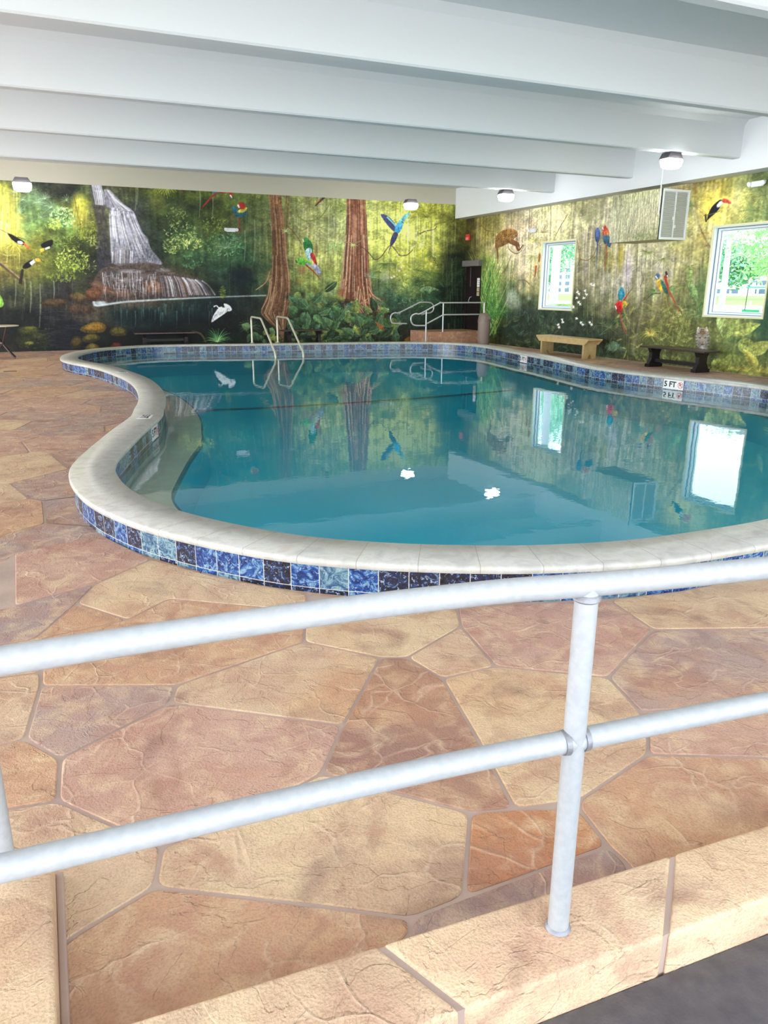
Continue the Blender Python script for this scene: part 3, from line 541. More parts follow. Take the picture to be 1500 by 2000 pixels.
R_.poly([(1206,574),(1213,558),(1219,566),(1221,578),(1214,588),(1208,584)], (52,132,150)); R_.stroke([(1228,572),(1220,584),(1212,594)], 2, 6, (176,52,44)); R_.poly([(1201,594),(1208,588),(1216,590),(1217,604),(1210,616),(1204,606)], (182,36,36)); R_.stroke([(1202,598),(1204,603)], 2.6, 2, (236,220,214)); R_.poly([(1216,586),(1228,592),(1222,600),(1215,602)], (196,176,66)); R_.stroke([(1211,612),(1216,632),(1222,650)], 6, 3, (150,84,60)); R_.stroke([(1236,562),(1226,575)], 1.2, 1.6, (100,90,60))
R_.poly([(1282,548),(1288,542),(1293,552),(1296,566),(1290,570),(1284,560)], (206,168,52)); R_.poly([(1289,544),(1296,550),(1303,562),(1306,574),(1299,574),(1292,560)], (58,112,96)); R_.blob((1284,540), 7, 7, (70,96,130), 1, .4); R_.stroke([(1281,540),(1284,544)], 3, 2.4, (232,232,230)); R_.stroke([(1301,532),(1303,540)], 5, 6, (60,44,46)); R_.stroke([(1299,541),(1303,556),(1306,566)], 6, 5, (178,60,46)); R_.stroke([(1303,538),(1304,541)], 2.6, 2, (232,222,220)); R_.stroke([(1306,568),(1318,590),(1328,612)], 5, 1.8, (162,92,54)); R_.stroke([(1300,576),(1303,596),(1308,612)], 3.6, 1.8, (150,140,56)); R_.fan(1280, 568, 18, 12, PI*.75, PI*1.5, (88,140,80)); R_.fan(1306, 564, 16, 10, -.6, .8, (84,128,70)); R_.stroke([(1262,585),(1275,574),(1290,573)], 1.8, 2, (96,84,56))
# toucan
R_.poly([(1380,432),(1384,416),(1390,404),(1398,396),(1407,389),(1412,392),(1406,406),(1398,416),(1388,424)], (34,34,46)); R_.poly([(1400,399),(1409,391),(1412,397),(1406,404),(1400,406)], (226,230,232)); R_.poly([(1410,388),(1417,387),(1426,392),(1430,399),(1420,397),(1411,396)], (206,86,66)); R_.stroke([(1379,432),(1378,420)], 4, 4, (36,36,46)); R_.stroke([(1375,421),(1390,418),(1406,412)], 2, 1.4, (120,112,60)); R_.blob((1440,378), 18, 40, (214,214,190), .25)
for x, y in ((1265,492),(1295,505),(1335,448),(1400,470),(1330,560),(1345,520)): R_.fan(x, y, 22, 15, PI*.9, PI*2.1, (124,134,72), 1.5, .7)
for a in (2.7, 2.2, 1.7, 3.2): R_.frond(1505, 420, a, 62, .7, (110,136,84), 14, 20, .7); R_.frond(1480, 372, a+.5, 50, .6, (136,150,90), 12, 18, .6)
for x, y in ((1460,440),(1495,380),(1350,400),(1470,410)): R_.fan(x, y, 34, 16, PI*.6, PI*1.6, (112,134,80), 1.3, .7); R_.fan(x, y, 30, 12, -.6, PI*.6, (124,140,84), 1.2, .6)
for a in (.2, .6, 1, 2.2, 2.7): R_.frond(1352, 384, a, 40, -.7, (150,140,64), 12, 14, .6)
# lower plants and blossoms
for i in range(120):
    x, y = random.uniform(975, 1200), random.uniform(612, 700); R_.blob((x, y+3), 9, 8, (30,42,34), .45); R_.leaf(x, y, random.uniform(.2, 2.9), random.uniform(9, 18), random.uniform(3, 7), random.choice([(50,70,56),(64,86,64),(78,90,52),(40,58,48)]), (120,140,110), .7)
for i in range(70):
    x, y = random.uniform(1200, 1360), random.uniform(600, 715); R_.leaf(x, y, random.uniform(.2, 2.9), random.uniform(10, 22), random.uniform(3, 7), random.choice([(104,112,62),(122,126,70),(84,96,54),(140,140,78)]), (168,170,110), .6)
for x, y in ((1128,570),(1131,574),(1143,568),(1145,575),(1155,555),(1160,557),(1130,590),(1133,594),(1098,625),(1099,629),(1090,634),(1092,639),(1126,622),(1135,630),(1138,634),(1152,630),(1155,634),(1120,600),(1140,582),(1126,582),(1118,598)): R_.blossom(x, y, 2.6)
for i in range(20): R_.blossom(random.uniform(1085, 1200), random.uniform(400, 480), 1.3, (226,214,214))
for cx_, cy_, r, c in ((1190,640,26,(96,116,76)),(1205,680,22,(70,106,80)),(1160,670,26,(66,92,66)),(1180,700,22,(84,112,70)),(1270,650,22,(146,148,74)),(1272,655,16,(176,170,84)),(1250,690,26,(92,108,62)),(1215,720,20,(96,110,60))): R_.fan(cx_, cy_, r, 17, -.6, PI+.6, c, 1.6, .8)
R_.blob((1270,648), 5, 5, (164,92,60), .8); R_.poly([(1184,676),(1196,664),(1210,672),(1206,684),(1190,686)], (104,134,106), .8); R_.stroke([(1255,604),(1244,650),(1236,690)], 3, 8, (140,138,116), .5, soft=3)
R_.dabs(1290, 1350, 600, 680, 220, 8, 2.6, [(150,156,80),(110,122,60),(176,176,100),(84,98,50)], a=.6)
# tiger
R_.blob((1372,690), 18, 24, (66,64,56), .8); R_.poly([(1360,650),(1363,642),(1372,640),(1381,642),(1385,650),(1386,664),(1383,676),(1379,688),(1372,694),(1365,688),(1361,676),(1358,664)], (132,128,120), .95, soft=2); R_.blob((1372,650), 11, 9, (150,112,74), .9); R_.blob((1372,667), 4, 8, (152,98,64), .9); R_.blob((1372,680), 8, 7, (178,176,172), .8)
for i in range(40): R_.stroke([(random.uniform(1361,1383), random.uniform(645,685))]+[(random.uniform(1361,1383), random.uniform(645,685))], .8, .4, (190,186,176), .25)
for sg in (-1, 1):
    R_.stroke([(1372+sg*8,640),(1372+sg*10,646)], 4, 3, (190,180,160)); R_.stroke([(1372+sg*4,660),(1372+sg*7,659)], 1.6, 1.2, (30,28,26))
    for k in range(5): R_.stroke([(1372+sg*13, 653+k*6), (1372+sg*(9-k % 2), 655+k*5.4)], 1.5, .6, (44,40,36), .75)
    R_.stroke([(1372+sg*3,648),(1372+sg*6,652),(1372+sg*9,651)], 1.2, .6, (40,36,32), .8); R_.stroke([(1372+sg*3,682),(1372+sg*7,686)], 1.6, .8, (40,36,34), .7)
for k in range(3): R_.stroke([(1369, 644+k*4), (1375, 644+k*4)], 1.4, 1, (34,30,26), .8)
R_.stroke([(1370,673),(1374,673)], 2, 2, (60,40,36)); R_.blob((1392,690), 14, 34, (52,58,40), .6)
# big banana leaves
for x, y, a, L, wd, c in ((1408,610,-1.5,50,20,(132,150,90)),(1412,660,.9,46,20,(120,136,70)),(1430,650,.3,60,24,(140,150,76)),(1440,668,-.4,50,30,(124,134,66)),(1395,700,-1.1,40,26,(120,132,64)),(1465,690,.5,50,26,(136,142,70)),(1425,690,-1.3,50,34,(110,122,60)),(1360,590,1.9,50,16,(110,140,84)),(1345,560,1.5,44,14,(116,136,78)),(1370,610,1.2,30,20,(96,126,72)),(1480,720,2.2,50,20,(140,138,60)),(1395,720,.6,40,18,(112,120,58))):
    R_.leaf(x, y, a, L, wd, c, (196, 200, 140), .85)
    for k in range(4): t = .25+.17*k; R_.stroke([(x+L*t*math.cos(a), y-L*t*math.sin(a)), (x+L*(t+.12)*math.cos(a)-wd*.4*math.sin(-a+.2), y-L*(t+.12)*math.sin(a)+wd*.38)], 1, .5, (84,92,46), .6)
for x in (1440,1460,1482,1420,1500): R_.fan(x, 722+(x-1420)*.08, 18, 11, .2, PI-.2, (160,156,70), 1.8, .7)
for i in range(160):
    x, y = random.uniform(1500, 2600), random.uniform(420, 860); R_.leaf(x, y, random.uniform(0, 6.2), random.uniform(24, 60), random.uniform(10, 22), random.choice([(104,124,66),(84,112,62),(126,134,70),(70,96,56)]), a=.7)
R_.dabs(905, 1600, 340, 760, 2600, 3.5, 1.3, lo=.75, hi=1.3, a=.4); R_.finish(.84, 1.26, (1.12, 1.11, 1.12))
ob = R_.build('wall_right', M_paint, holes=[W1, W2, DOOR]); tag(ob, 'right wall painted with parrots, tiger and pale jungle', kind='structure')
# masonry behind the painted faces
o = MB().box(XL, XR+.25, YB+.003, YB+.25, -1.2, CZ).build('wall_back_masonry', M_wall); tag(o, kind='structure')
m_ = MB()
T0, T1 = XR+.003, XR+.22
for y0, y1, z0, z1 in ((YF, W2[0], -1.2, GZ), (W2[1], W1[0], -1.2, GZ), (W1[1], DOOR[0], -1.2, GZ), (DOOR[1], YB, -1.2, GZ), (W2[0], W2[1], -1.2, W2[2]), (W2[0], W2[1], W2[3], GZ), (W1[0], W1[1], -1.2, W1[2]), (W1[0], W1[1], W1[3], GZ), (DOOR[0], DOOR[1], -1.2, DOOR[2]), (DOOR[0], DOOR[1], DOOR[3], GZ)):
    m_.box(T0, T1, y0, y1, z0, z1)
tag(m_.build('wall_right_masonry', M_wall), kind='structure')
# ------------------------------------------------------------------ node helpers and surface materials
class NT:
    def __init__(s, name):
        s.m = bpy.data.materials.new(name); s.m.use_nodes = True; s.t = s.m.node_tree; s.b = s.t.nodes['Principled BSDF']
    def n(s, kind, **kw):
        x = s.t.nodes.new(kind)
        for k, v in kw.items():
            if k.startswith('i_'): x.inputs[k[2:].replace('_', ' ')].default_value = v
            else: setattr(x, k, v)
        return x
    def l(s, a, b): s.t.links.new(a, b)
    def M(s, op, a, b=None, c=None):
        x = s.t.nodes.new('ShaderNodeMath'); x.operation = op
        for i, v in enumerate((a, b, c)):
            if v is None: continue
            if isinstance(v, (int, float)): x.inputs[i].default_value = v
            else: s.l(v, x.inputs[i])
        return x.outputs[0]
    def mix(s, f, a, b, mode='MIX'):
        x = s.t.nodes.new('ShaderNodeMix'); x.data_type = 'RGBA'; x.blend_type = mode
        for i, v in ((0, f), (6, a), (7, b)):
            if isinstance(v, (int, float, tuple)): x.inputs[i].default_value = v
            else: s.l(v, x.inputs[i])
        return x.outputs[2]
    def noise(s, vec, scale, det=4, dist=0, rough=.5):
        x = s.n('ShaderNodeTexNoise'); x.inputs['Scale'].default_value = scale; x.inputs['Detail'].default_value = det; x.inputs['Distortion'].default_value = dist; x.inputs['Roughness'].default_value = rough
        s.l(vec, x.inputs['Vector']); return x
    def ramp(s, f, stops):
        x = s.n('ShaderNodeValToRGB'); e = x.color_ramp.elements
        while len(e) < len(stops): e.new(.5)
        for i, (p, c) in enumerate(stops): e[i].position = p; e[i].color = c if len(c) == 4 else rgb(*c)
        s.l(f, x.inputs['Fac']); return x.outputs['Color']
    def bump(s, h, strength, dist, prev=None):
        x = s.n('ShaderNodeBump'); x.inputs['Strength'].default_value = strength; x.inputs['Distance'].default_value = dist; s.l(h, x.inputs['Height'])
        if prev: s.l(prev, x.inputs['Normal'])
        return x.outputs['Normal']

def stone_mat(name, use_attr=True, base=(205, 176, 138)):
    k = NT(name); tc = k.n('ShaderNodeTexCoord').outputs['Object']
    if use_attr:
        a = k.n('ShaderNodeAttribute'); a.attribute_name = 'stone'; col = a.outputs['Color']
    else: col = rgb(*base)
    n1 = k.noise(tc, 3.2, 4, .6).outputs['Fac']; n2 = k.noise(tc, 7.5, 5, 1.0).outputs['Fac']; n3 = k.noise(tc, 1.3, 3, .8).outputs['Fac']
    f1 = k.ramp(n1, [(.42, (0, 0, 0, 1)), (.66, (1, 1, 1, 1))]); c = k.mix(k.M('MULTIPLY', f1, .55), col, rgb(172, 122, 104))
    f2 = k.ramp(n2, [(.48, (0, 0, 0, 1)), (.7, (1, 1, 1, 1))]); c = k.mix(k.M('MULTIPLY', f2, .55), c, rgb(224, 196, 158))
    f3 = k.ramp(n3, [(.5, (0, 0, 0, 1)), (.72, (1, 1, 1, 1))]); c = k.mix(k.M('MULTIPLY', f3, .5), c, rgb(200, 150, 106))
    n4 = k.noise(tc, 2.1, 6, 1.6).outputs['Fac']; f4 = k.ramp(n4, [(.56, (0, 0, 0, 1)), (.7, (1, 1, 1, 1))]); c = k.mix(k.M('MULTIPLY', f4, .5), c, rgb(118, 86, 80))
    # cleft ridges
    wv = k.noise(tc, 2.6, 3, .4); ad = k.n('ShaderNodeMixRGB'); ad.blend_type = 'ADD'; ad.inputs[0].default_value = .35; k.l(tc, ad.inputs[1]); k.l(wv.outputs['Color'], ad.inputs[2])
    vo = k.n('ShaderNodeTexVoronoi'); vo.feature = 'DISTANCE_TO_EDGE'; vo.inputs['Scale'].default_value = 4.2; k.l(ad.outputs[0], vo.inputs['Vector'])
    ln = k.ramp(vo.outputs['Distance'], [(0, (1, 1, 1, 1)), (.035, (0, 0, 0, 1))])
    msk = k.ramp(k.noise(tc, 3.1, 2).outputs['Fac'], [(.45, (0, 0, 0, 1)), (.6, (1, 1, 1, 1))]); ln = k.M('MULTIPLY', ln, msk)
    ms = k.n('ShaderNodeTexMusgrave') if hasattr(bpy.types, 'ShaderNodeTexMusgrave') else None
    st = k.ramp(k.noise(tc, 5, 6, 2.2).outputs['Fac'], [(.46, (0, 0, 0, 1)), (.5, (1, 1, 1, 1)), (.54, (1, 1, 1, 1))])
    fine = k.noise(tc, 150, 3).outputs['Fac']
    c = k.mix(k.M('MULTIPLY', ln, .4), c, rgb(226, 196, 168)); c = k.mix(k.M('MULTIPLY', k.ramp(fine, [(.35, (1, 1, 1, 1)), (.55, (0, 0, 0, 1))]), .22), c, rgb(124, 88, 72))
    c = k.mix(k.M('MULTIPLY', k.ramp(k.noise(tc, 2.4, 6, 2.4).outputs['Fac'], [(.56, (0, 0, 0, 1)), (.66, (1, 1, 1, 1))]), .35), c, rgb(150, 104, 88))
    k.l(c, k.b.inputs['Base Color']); k.b.inputs['Roughness'].default_value = .55; k.b.inputs['Specular IOR Level'].default_value = .35
    ad2 = k.n('ShaderNodeMixRGB'); ad2.blend_type = 'ADD'; ad2.inputs[0].default_value = .22; k.l(tc, ad2.inputs[1]); k.l(k.noise(tc, 5.5, 4, 1.0).outputs['Color'], ad2.inputs[2])
    v2 = k.n('ShaderNodeTexVoronoi'); v2.feature = 'DISTANCE_TO_EDGE'; v2.inputs['Scale'].default_value = 8.5; k.l(ad2.outputs[0], v2.inputs['Vector'])
    l2 = k.M('MULTIPLY', k.ramp(v2.outputs['Distance'], [(0, (1, 1, 1, 1)), (.05, (0, 0, 0, 1))]), k.ramp(k.noise(tc, 2.3, 3, .5).outputs['Fac'], [(.5, (0, 0, 0, 1)), (.58, (1, 1, 1, 1))]))
    pl_ = k.ramp(k.noise(tc, 4.2, 5, 1.4).outputs['Fac'], [(.49, (0, 0, 0, 1)), (.505, (1, 1, 1, 1))])
    b = k.bump(fine, .8, .004); b = k.bump(l2, -.8, .005, b); b = k.bump(pl_, .55, .006, b); b = k.bump(st, .25, .006, b); b = k.bump(ln, .7, .005, b); b = k.bump(k.noise(tc, 26, 4, .8).outputs['Fac'], .35, .006, b); k.l(b, k.b.inputs['Normal'])
    return k.m
M_stone = stone_mat('stamped_stone'); M_curb = stone_mat('curb_stone', False, (222, 192, 158)); M_grout = mat('grout', (184, 160, 146), .8, bump=(60, .3, .002), var=((168, 144, 132), 3, 3))

def tile_mat():
    k = NT('glazed_blue_tile'); uv = k.n('ShaderNodeUVMap'); sp = k.n('ShaderNodeSeparateXYZ'); k.l(uv.outputs[0], sp.inputs[0]); u, v = sp.outputs[0], sp.outputs[1]
    uc = k.M('DIVIDE', u, .152); cell = k.M('FLOOR', uc); fr = k.M('FRACT', uc)
    row = k.M('FLOOR', k.M('DIVIDE', k.M('SUBTRACT', v, .028), .152))
    cb = k.n('ShaderNodeCombineXYZ'); k.l(cell, cb.inputs[0]); k.l(row, cb.inputs[1]); wn = k.n('ShaderNodeTexWhiteNoise'); k.l(cb.outputs[0], wn.inputs['Vector'])
    g1 = k.M('GREATER_THAN', k.M('ABSOLUTE', k.M('SUBTRACT', fr, .5)), .488)
    g2 = k.M('LESS_THAN', k.M('ABSOLUTE', k.M('SUBTRACT', v, .028)), .0018); g = k.M('MAXIMUM', g1, g2)
    vec = k.n('ShaderNodeVectorMath'); vec.operation = 'ADD'; k.l(uv.outputs[0], vec.inputs[0])
    sc_ = k.n('ShaderNodeVectorMath'); sc_.operation = 'SCALE'; sc_.inputs['Scale'].default_value = 7; k.l(wn.outputs['Color'], sc_.inputs[0]); k.l(sc_.outputs[0], vec.inputs[1])
    n = k.noise(vec.outputs[0], 17, 7, 1.8, .62).outputs['Fac']; n2 = k.noise(vec.outputs[0], 55, 4, 1.2).outputs['Fac']
    dark = k.ramp(n, [(.3, (14, 15, 24)), (.46, (36, 34, 44)), (.56, (24, 40, 84)), (.62, (100, 118, 140)), (.7, (48, 48, 56))])
    mid = k.ramp(n, [(.3, (18, 26, 58)), (.45, (28, 54, 112)), (.54, (50, 94, 150)), (.6, (120, 152, 168)), (.7, (44, 62, 100))])
    lite = k.ramp(n, [(.3, (34, 58, 94)), (.45, (58, 88, 116)), (.55, (104, 136, 148)), (.63, (138, 160, 162)), (.72, (32, 44, 70))])
    r = wn.outputs['Value']; c = k.mix(k.M('GREATER_THAN', r, .42), dark, mid); c = k.mix(k.M('GREATER_THAN', r, .76), c, lite)
    c = k.mix(k.ramp(n2, [(.6, (0, 0, 0, 1)), (.66, (.6, .6, .6, 1))]), c, rgb(170, 190, 205)); c = k.mix(g, c, rgb(196, 192, 182))
    k.l(c, k.b.inputs['Base Color']); k.b.inputs['Roughness'].default_value = .22; k.l(k.bump(n, .2, .003), k.b.inputs['Normal']); return k.m
M_tile = tile_mat()
def coping_mat():
    k = NT('travertine_coping'); uv = k.n('ShaderNodeUVMap'); sp = k.n('ShaderNodeSeparateXYZ'); k.l(uv.outputs[0], sp.inputs[0]); tc = k.n('ShaderNodeTexCoord').outputs['Object']
    uc = k.M('DIVIDE', sp.outputs[0], .305); fr = k.M('FRACT', uc); wn = k.n('ShaderNodeTexWhiteNoise'); wn.noise_dimensions = '1D'; k.l(k.M('FLOOR', uc), wn.inputs['W'])
    j = k.M('GREATER_THAN', k.M('ABSOLUTE', k.M('SUBTRACT', fr, .5)), .4935)
    c = k.ramp(k.noise(tc, 9, 5, .6).outputs['Fac'], [(.35, (176, 174, 168)), (.55, (196, 194, 188)), (.7, (184, 179, 169))])
    c = k.mix(k.M('MULTIPLY', wn.outputs['Value'], .22), c, rgb(160, 155, 143)); pits = k.ramp(k.noise(tc, 130, 3, 0, .7).outputs['Fac'], [(.3, (1, 1, 1, 1)), (.37, (0, 0, 0, 1))])
    c = k.mix(k.M('MULTIPLY', pits, .5), c, rgb(150, 138, 120)); c = k.mix(k.M('MULTIPLY', j, .8), c, rgb(138, 130, 120)); k.l(c, k.b.inputs['Base Color'])
    k.b.inputs['Roughness'].default_value = .32
    b = k.bump(pits, -.4, .002); b = k.bump(k.noise(tc, 14, 4, 1.5).outputs['Fac'], .25, .01, b); b = k.bump(j, -.5, .004, b); k.l(b, k.b.inputs['Normal']); return k.m
M_coping = coping_mat()
M_ledge = mat('ledge_stone', (252, 222, 186), .6, var=((255, 236, 204), 7, 4), bump=(9, .3, .02))
M_basin = mat('basin_plaster', (6, 226, 254), .7, var=((20, 232, 255), .8, 3)); M_navy = mat('navy_trim_tile', (4, 38, 84), .5)
def water_mat():
    m = bpy.data.materials.new('pool_water'); m.use_nodes = True; t = m.node_tree; t.nodes.clear()
    out = t.nodes.new('ShaderNodeOutputMaterial'); mx = t.nodes.new('ShaderNodeMixShader'); fr = t.nodes.new('ShaderNodeFresnel'); fr.inputs['IOR'].default_value = 1.36
    tr = t.nodes.new('ShaderNodeBsdfTransparent'); tr.inputs['Color'].default_value = (.88, .99, .995, 1)
    gl = t.nodes.new('ShaderNodeBsdfGlossy'); gl.inputs['Roughness'].default_value = .012; gl.inputs['Color'].default_value = (.95, 1, 1, 1)
    tc = t.nodes.new('ShaderNodeTexCoord'); mp = t.nodes.new('ShaderNodeMapping'); mp.inputs['Scale'].default_value = (1, 1.0, 1)
    n1 = t.nodes.new('ShaderNodeTexNoise'); n1.inputs['Scale'].default_value = 1.3; n1.inputs['Detail'].default_value = 2
    n2 = t.nodes.new('ShaderNodeTexNoise'); n2.inputs['Scale'].default_value = 9; n2.inputs['Detail'].default_value = 2
    b1 = t.nodes.new('ShaderNodeBump'); b1.inputs['Strength'].default_value = .10; b1.inputs['Distance'].default_value = .02
    b2 = t.nodes.new('ShaderNodeBump'); b2.inputs['Strength'].default_value = .035; b2.inputs['Distance'].default_value = .01
    L = t.links.new; L(tc.outputs['Object'], mp.inputs[0]); L(mp.outputs[0], n1.inputs['Vector']); L(mp.outputs[0], n2.inputs['Vector'])
    L(n1.outputs['Fac'], b1.inputs['Height']); L(n2.outputs['Fac'], b2.inputs['Height']); L(b1.outputs['Normal'], b2.inputs['Normal'])
    for x in (fr, gl): L(b2.outputs['Normal'], x.inputs['Normal'])
    df = t.nodes.new('ShaderNodeBsdfDiffuse'); df.inputs['Color'].default_value = (.02, .56, .80, 1); m2 = t.nodes.new('ShaderNodeMixShader'); m2.inputs[0].default_value = .15
    L(tr.outputs[0], m2.inputs[1]); L(df.outputs[0], m2.inputs[2])
    L(fr.outputs[0], mx.inputs[0]); L(m2.outputs[0], mx.inputs[1]); L(gl.outputs[0], mx.inputs[2]); L(mx.outputs[0], out.inputs['Surface']); return m
M_water = water_mat()
def glass_mat():
    m = bpy.data.materials.new('window_glass'); m.use_nodes = True; t = m.node_tree; t.nodes.clear()
    out = t.nodes.new('ShaderNodeOutputMaterial'); mx = t.nodes.new('ShaderNodeMixShader'); fr = t.nodes.new('ShaderNodeFresnel'); fr.inputs['IOR'].default_value = 1.3
    tr = t.nodes.new('ShaderNodeBsdfTransparent'); tr.inputs['Color'].default_value = (.96, .985, .98, 1); gl = t.nodes.new('ShaderNodeBsdfGlossy'); gl.inputs['Roughness'].default_value = .02
    t.links.new(fr.outputs[0], mx.inputs[0]); t.links.new(tr.outputs[0], mx.inputs[1]); t.links.new(gl.outputs[0], mx.inputs[2]); t.links.new(mx.outputs[0], out.inputs['Surface']); return m
M_glass = glass_mat()
M_galv = mat('galvanised_pipe', (170, 172, 175), .48, .12, var=((160, 163, 167), 60, 6), bump=(90, .25, .0012)); M_weld = mat('weld_bead', (140, 140, 146), .5, .5, bump=(90, .6, .003))
M_steel = mat('cream_rail_steel', (208, 202, 180), .35, .3); M_rail = mat('brushed_rail', (205, 208, 212), .35, .5)
M_black = mat('black_stained_wood', (20, 16, 20), .5); M_brown = mat('dark_brown_wood', (58, 42, 42), .35, var=((72, 54, 52), 12, 3, (1, 8, 1)))
M_tan = mat('tan_painted_wood', (196, 172, 122), .6, var=((184, 158, 108), 9, 3)); M_taupe = mat('taupe_plastic', (138, 124, 116), .5); M_taupe2 = mat('taupe_lid', (128, 114, 106), .45)
M_frame = mat('white_vinyl', (232, 238, 244), .4); M_gasket = mat('grey_gasket', (110, 128, 150), .5); M_cream = mat('cream_casing', (224, 220, 178), .5)
M_lens = mat('lamp_lens', (255, 255, 255), .4, emit=(55, None)); M_brz = mat('bronze_housing', (74, 70, 74), .5)
M_plastic = mat('white_plastic', (232, 232, 236), .45); M_paper = mat('paper', (236, 236, 232), .8); M_manila = mat('manila_notice', (206, 186, 140), .8); M_ink = mat('black_ink', (24, 24, 28), .6); M_red = mat('red_paint', (216, 60, 56), .5)
M_doorp = mat('dark_bronze_door', (34, 20, 20), .45, var=((26, 15, 17), 4, 2)); M_grey = mat('grey_metal', (128, 122, 124), .4, .3); M_mat = mat('dark_rubber', (78, 73, 76), .75, var=((92, 86, 88), 22, 5), bump=(120, .5, .003))
M_louv = mat('pale_grille', (222, 224, 218), .5); M_louvd = mat('grille_backing', (150, 156, 158), .7)

# ------------------------------------------------------------------ pool
CP = [(.45,16.3),(.60,15.55),(.84,14.85),(1.02,14.15),(1.14,13.45),(1.24,12.75),(1.30,12.0),(1.30,11.2),(1.25,10.4),(1.165,9.7),(1.05,9.1),(.95,8.55),(.69,7.78),(.535,7.27),(.42,6.88),(.27,6.32),(.235,5.8),(.31,5.2),(.49,4.68),
      (.69,4.32),(.94,3.97),(1.19,3.70),(1.57,3.42),(2.04,3.17),(2.42,3.03),(2.88,2.92),(3.47,2.89),(4.05,2.91),(5.1,3.08),(6.4,3.6),(7.7,4.5),(8.8,5.7),(9.5,6.9),(9.67,7.7),(9.52,8.6),(9.36,9.4),(9.2,10.5),(9.26,11.4),(9.47,12.4),(9.66,13.4),
      (9.83,14.6),(10.04,15.6),(10.13,16.65),(9.84,17.62),(9.15,18.18),(8.2,18.55),(6.5,18.9),(4.95,19.14),(3.6,19.47),(2.4,19.56),(1.5,19.08),(1.0,18.55),(.70,17.9),(.50,17.2)]
def closed(P, n=12):
    out = []; N = len(P); P = [np.array(p) for p in P]
    for i in range(N):
        a, b, c, d = P[i-1], P[i], P[(i+1) % N], P[(i+2) % N]
        for k in range(n):
            t = k/n; out.append(.5*((2*b)+(-a+c)*t+(2*a-5*b+4*c-d)*t*t+(-a+3*b-3*c+d)*t**3))
    Q = np.array(out)
    for _ in range(14): Q = (np.roll(Q, 1, 0)+2*Q+np.roll(Q, -1, 0))/4
    return Q
PC = closed(CP); seg = np.hypot(*(np.roll(PC, -1, 0)-PC).T); AL = np.concatenate([[0], np.cumsum(seg)]); NP = len(PC)
tg = np.roll(PC, -1, 0)-np.roll(PC, 1, 0); tg /= np.hypot(tg[:, 0], tg[:, 1])[:, None]; IN = np.stack([-tg[:, 1], tg[:, 0]], 1)
def ring(name, prof, m, parent, smooth=True, loop=False):
    # sweep the profile [(inward offset, z)...] round the pool outline; uv = metres along / height
    V = []; k = len(prof)
    for i in range(NP+1):
        j = i % NP
        for off, z in prof: q = PC[j]+IN[j]*off; V.append((q[0], q[1], z))
    Fc = []; UVs = []; kk = k if loop else k-1
    vv = [z for off, z in prof]
    if max(vv)-min(vv) < .02: vv = [off for off, z in prof]
    for i in range(NP):
        for p in range(kk):
            q = (p+1) % k; Fc.append((i*k+p, i*k+q, (i+1)*k+q, (i+1)*k+p)); UVs += [(AL[i], vv[p]), (AL[i], vv[q]), (AL[i+1], vv[q]), (AL[i+1], vv[p])]
    o = mesh(name, V, Fc, m, parent, smooth); uvl = o.data.uv_layers.new(name='UVMap'); uvl.data.foreach_set('uv', np.array(UVs, float).ravel())
    if smooth: o.data.set_sharp_from_angle(angle=math.radians(50))
    return o
def fill(name, off, z, m, parent=None):
    bm = bmesh.new(); vs = [bm.verts.new((*(PC[j]+IN[j]*off), z)) for j in range(0, NP, 3)]; es = [bm.edges.new((vs[i], vs[(i+1) % len(vs)])) for i in range(len(vs))]
    bmesh.ops.triangle_fill(bm, use_beauty=True, edges=es); bmesh.ops.recalc_face_normals(bm, faces=bm.faces)
    if sum(f.normal.z for f in bm.faces) < 0: bmesh.ops.reverse_faces(bm, faces=bm.faces)
    me = bpy.data.meshes.new(name); bm.to_mesh(me); bm.free(); me.materials.append(m); o = bpy.data.objects.new(name, me); COL.objects.link(o)
    if parent: o.parent = parent
    return o
pool = empty('swimming_pool', (5, 11, 0)); pool.location = (0, 0, 0)
tag(pool, 'raised free-form swimming pool with pale stone coping and blue tiled wall', 'pool')
cop = ring('coping', [(-.165, .162), (-.172, .175), (-.172, .192), (-.16, .205), (.155, .205), (.167, .193), (.167, .172), (.16, .162)], M_coping, pool, loop=True); tag(cop, 'pale travertine coping slabs')
ring('outer_tile_band', [(-.148, -.03), (-.148, .164)], M_tile, pool); ring('inner_tile_band', [(.142, .164), (.142, -.1)], M_tile, pool)
ring('step_ledge', [(.142, -.1), (.30, -.1), (.45, -.1), (.575, -.1)], M_ledge, pool); ring('ledge_trim', [(.572, -.097), (.592, -.097), (.595, -.14)], M_navy, pool)
ring('basin_wall', [(.592, -.13), (.60, -.35), (.66, -.52)], M_basin, pool); fl = fill('basin_floor', .63, -.5, M_basin, pool)
p0, p1 = (2.05, 13.25), (9.15, 13.45); pts_ = [(p0[0], p0[1]), (4.2, 13.02), (6.5, 13.12), (8.6, 13.35), (p1[0], p1[1]+.1)]
V = []; 
for q in smooth_path([(x, y, 0) for x, y in pts_], 8): V += [(q[0], q[1]-.085, -.488), (q[0], q[1]+.085, -.488)]
mesh('floor_marker_line', V, [(2*i, 2*i+2, 2*i+3, 2*i+1) for i in range(len(V)//2-1)], M_navy, pool)
wt = fill('pool_water', .145, 0.0, M_water); tag(wt, 'still turquoise pool water reflecting the mural and windows', kind='stuff')

def inside(px_, py_, poly):
    x1, y1 = poly[:, 0], poly[:, 1]; x2, y2 = np.roll(x1, -1), np.roll(y1, -1); px_ = np.atleast_1d(px_)[:, None]; py_ = np.atleast_1d(py_)[:, None]
    c = ((y1 > py_) != (y2 > py_)) & (px_ < (x2-x1)*(py_-y1)/(y2-y1+1e-12)+x1); return c.sum(1) % 2 == 1
